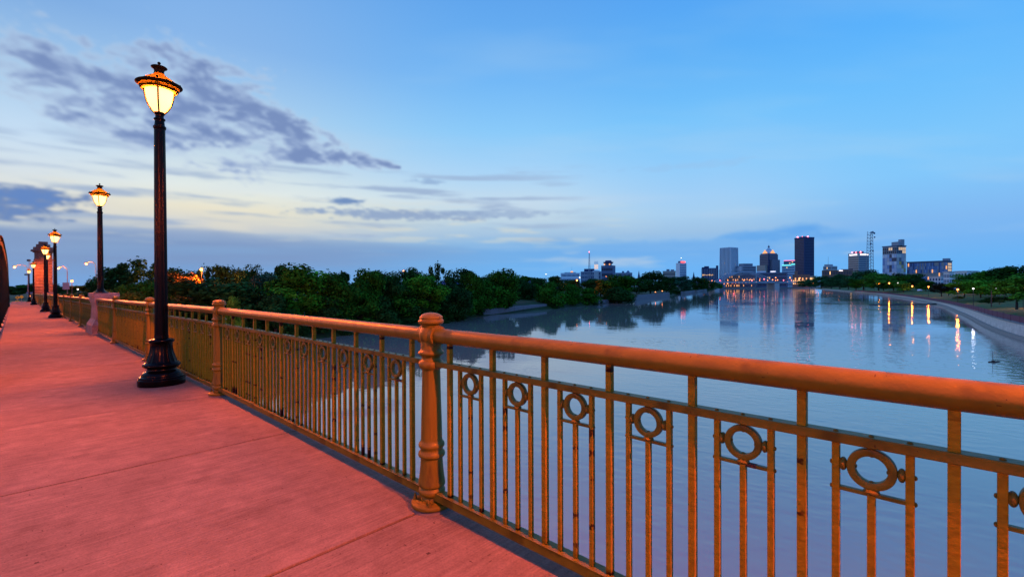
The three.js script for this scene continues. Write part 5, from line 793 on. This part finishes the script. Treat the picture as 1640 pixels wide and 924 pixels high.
{ const S = site('dark blue hipped roof among the trees behind the bushy point', 876, 897, 897, 447.5, 300, { depth: 9, base: GL, name: 'house', category: 'house' }); S.body('wall', WALL.slate, 0, S.h - 2); part(S.g, 'roof', new THREE.CylinderGeometry(0.01, 5.8, 2.4, 4).rotateY(0.785).scale(1.1, 1, 1).translate(-S.a / 2, S.h - 1, -4.5), plain(0.05, 0.07, 0.20)); }
// arch bridge before the city
{ const t = thing('arch_bridge', 'white steel arch bridge with its lamps crossing the river below the city', 'bridge'), Z = 1010, A = atDepth(1150, 452, Z), C = atDepth(1243, 453.5, Z), top = atDepth(1197, 435.6, Z).y, y0 = atDepth(1197, 452.6, Z).y, dx = C.x - A.x;
  t.position.set(A.x, 0, A.z);
  for (const [zz, nm] of [[0, 0], [-14, 1], [-28, 2]]) { const pts = []; for (let k = 0; k <= 24; k++) { const u = k / 24; pts.push(new THREE.Vector3(u * dx, y0 - 3 + (top - y0 + 3) * (1 - (2 * u - 1) ** 2), zz)); } const c = new THREE.CatmullRomCurve3(pts); part(t, 'arch_rib', new THREE.TubeGeometry(c, 48, 1.1, 7), WALL.grey); const hg = []; for (let k = 2; k <= 22; k++) { const p = pts[k]; if (p.y - y0 > 2) hg.push(cyl(0.14, 0.14, [p.x, y0, zz], [p.x, p.y, zz], 4)); } stuff(part(t, 'hanger_row', merge(hg), M.greyPole)); }
  part(t, 'deck', merge([box(dx + 150, 2.0, 32, dx / 2 + 10, y0, -14)]), WALL.grey); part(t, 'parapet', box(dx + 150, 0.9, 0.4, dx / 2 + 10, y0 + 1.6, 2.3), WALL.pale); for (const x of [-2, dx + 2]) part(t, 'abutment', box(10, y0 - WATER, 32, x, (y0 + WATER) / 2, -14), WALL.stone);
  for (let k = 0; k < 12; k++) { const l = thing('street_lamp', 'orange lamp along the deck of the arch bridge', 'street lamp', 'lamps on the arch bridge'); l.position.set(A.x - 30 + k * (dx + 80) / 12, y0 + 1, A.z + 1.6); part(l, 'pole', cyl(0.12, 0.1, [0, 0, 0], [0, 3.2, 0], 5), M.pole); part(l, 'lamp_globe', new THREE.SphereGeometry(0.75, 8, 6), k % 4 === 2 ? M.redGlobe : M.farGlobe, [0, 3.6, 0]); } }
{ // white car on the park road
  const t = thing('parked_car', 'small white car parked beyond the lawn by the brightest orange lamp', 'car'), p = atDepth(1474, 461, 345); t.position.set(p.x, WATER + 4.0, p.z); t.rotation.y = 0.5;
  const s = new THREE.Shape(); [[-2.1, 0.35], [2.1, 0.35], [2.15, 0.8], [1.3, 0.92], [0.7, 1.42], [-0.9, 1.45], [-1.6, 0.98], [-2.1, 0.9]].forEach(([x, y], i) => (i ? s.lineTo(x, y) : s.moveTo(x, y)));
  part(t, 'body', new THREE.ExtrudeGeometry(s, { depth: 1.6, bevelEnabled: true, bevelSize: 0.05, bevelThickness: 0.06, bevelSegments: 2 }).translate(0, 0, -0.8), plain(0.75, 0.75, 0.78, 0.3)); for (const [x, z] of [[-1.3, 0.78], [1.3, 0.78], [-1.3, -0.78], [1.3, -0.78]]) part(t, 'wheel', new THREE.CylinderGeometry(0.33, 0.33, 0.22, 16).rotateX(Math.PI / 2), M.pole, [x, 0.33, z]); part(t, 'side_window', box(1.5, 0.34, 0.02, -0.1, 1.17, 0.87), GLASS.dark); }

// ------------------------------------------------------------------ things past the end of the bridge
function hookLight(px, py, poleX, Z, label, cd) {
  const p = atDepth(px, py, Z), q = atDepth(poleX, py, Z), t = thing('street_light', label, 'street light'), L = p.x - q.x, top = p.y + 0.15, y0 = DECKY; t.position.set(q.x, y0, q.z);
  part(t, 'pole', cyl(0.11, 0.08, [0, 0, 0], [0, top - y0 - 1.0, 0], 8), M.greyPole);
  const c = new THREE.CatmullRomCurve3([[0, top - y0 - 1.0], [L * 0.06, top - y0 - 0.35], [L * 0.35, top - y0 + 0.25], [L * 0.8, top - y0 + 0.2], [L, top - y0]].map(([x, y]) => new THREE.Vector3(x, y, 0))); part(t, 'arm', new THREE.TubeGeometry(c, 16, 0.06, 6), M.greyPole);
  const hd = part(t, 'lamp_head', box(0.7, 0.16, 0.34, L, top - y0 + 0.06, 0), M.greyPole); part(t, 'lamp_globe', new THREE.SphereGeometry(0.22, 10, 8), M.farGlobe, [L, top - y0 - 0.12, 0]);
  const l = new THREE.PointLight(LAMP_COLOR, cd); l.name = 'lamp_light'; l.position.set(L, top - y0 - 0.5, 0); l.castShadow = true; l.shadow.radius = 8; t.add(l); return t;
}
hookLight(137, 422, 152.5, 112, 'hooked street light beside the lamp on the granite pier', 260); hookLight(93, 429.5, 106.5, 118, 'hooked street light just behind the pylon and its lamps', 260); hookLight(22, 427, 43.5, 120, 'hooked street light between the steel arch and the pylon', 260);
farLamp(114, 451, 112, { base: DECKY, cd: 120, label: 'lantern on a post beyond the hooked street lights at the bridge end', r: 0.26 });
farLamp(123.5, 464, 105, { base: DECKY - 1, mat: M.whiteGlobe, label: 'violet white light low before the dark trees at the bridge end', r: 0.16 });
{ const t = thing('traffic_mast', 'thin mast with a small camera head and street sign at the bridge end', 'mast'), p = atDepth(43.5, 417, 119.4), h = p.y - DECKY; t.position.set(p.x, DECKY, p.z); part(t, 'pole', cyl(0.09, 0.06, [0.3, 0, 0], [0.3, h, 0], 7), M.greyPole); part(t, 'camera_head', box(0.5, 0.5, 0.5, 0.2, h, 0), M.pole); part(t, 'sign_plate', box(1.6, 0.35, 0.05, 0.5, atDepth(43, 469, 119.4).y - DECKY, 0.15), plain(0.15, 0.18, 0.30)); part(t, 'camera_head', box(0.5, 0.35, 0.4, -0.4, h - 3.6, 0.1), M.pole); }
for (const [px, py, label] of [[26.5, 476.5, 'yellow diamond road sign with a small plate below, nearer the steel arch'], [33, 475.5, 'plain yellow diamond road sign nearer the pylon']]) { const Z = 108, p = atDepth(px, py, Z), t = thing('road_sign', label, 'sign'), h = p.y - DECKY; t.position.set(p.x, DECKY, p.z); t.rotation.y = 0.75; part(t, 'post', cyl(0.04, 0.04, [0, 0, -0.03], [0, h + 0.3, -0.03], 6), M.greyPole); part(t, 'sign_board', rbox(0.6, 0.6, 0.02, 0.005), plain(0.75, 0.50, 0.02, 0.5), [0, h, 0], [0, 0, Math.PI / 4]); if (px < 30) { part(t, 'plate', rbox(0.6, 0.36, 0.02, 0.005, 0, h - 0.85, 0), plain(0.75, 0.50, 0.02, 0.5)); part(t, 'symbol', merge([new THREE.SphereGeometry(0.07, 10, 8).scale(1, 1, 0.3).translate(0, h + 0.16, 0.014), box(0.10, 0.24, 0.012, 0, h - 0.04, 0.014), box(0.24, 0.05, 0.012, 0, h + 0.02, 0.014)]), M.pole); } }
{ const t = thing('traffic_signal', 'traffic signal with one amber light by the mast at the bridge end', 'traffic light'), p = atDepth(47.5, 474.5, 117), h = p.y - DECKY; t.position.set(p.x, DECKY, p.z); part(t, 'post', cyl(0.06, 0.06, [0, 0, -0.1], [0, h + 0.6, -0.1], 7), M.greyPole); part(t, 'housing', rbox(0.4, 1.15, 0.3, 0.03, 0, h, 0), M.pole); part(t, 'signal_lens', new THREE.SphereGeometry(0.16, 10, 8), M.farGlobe, [0, h + 0.05, 0.15]); part(t, 'visor', box(0.4, 0.05, 0.3, 0, h + 0.24, 0.28), M.pole); }
{ const t = thing('route_sign', 'small grey rectangular sign on the hooked street light by the pylon', 'sign'), p = atDepth(104.5, 458, 117); t.position.copy(p); part(t, 'board', rbox(1.7, 1.7, 0.06, 0.02), plain(0.18, 0.22, 0.26)); part(t, 'bracket', box(1.2, 0.08, 0.1, 0.2, 0, -0.08), M.greyPole); }
{ const g = solo('verge_grass', new THREE.PlaneGeometry(60, 40).rotateX(-Math.PI / 2).translate(-118, DECKY + 0.06, -112), M.grass, 'short grass verge beyond the end of the bridge', null, 'structure'); }

// ------------------------------------------------------------------ draw
const renderer = new THREE.WebGLRenderer({ antialias: true });
renderer.setSize(1024, 576);
renderer.toneMapping = THREE.LinearToneMapping;
renderer.toneMappingExposure = EXPOSURE;
renderer.shadowMap.enabled = true;
renderer.render(scene, camera);
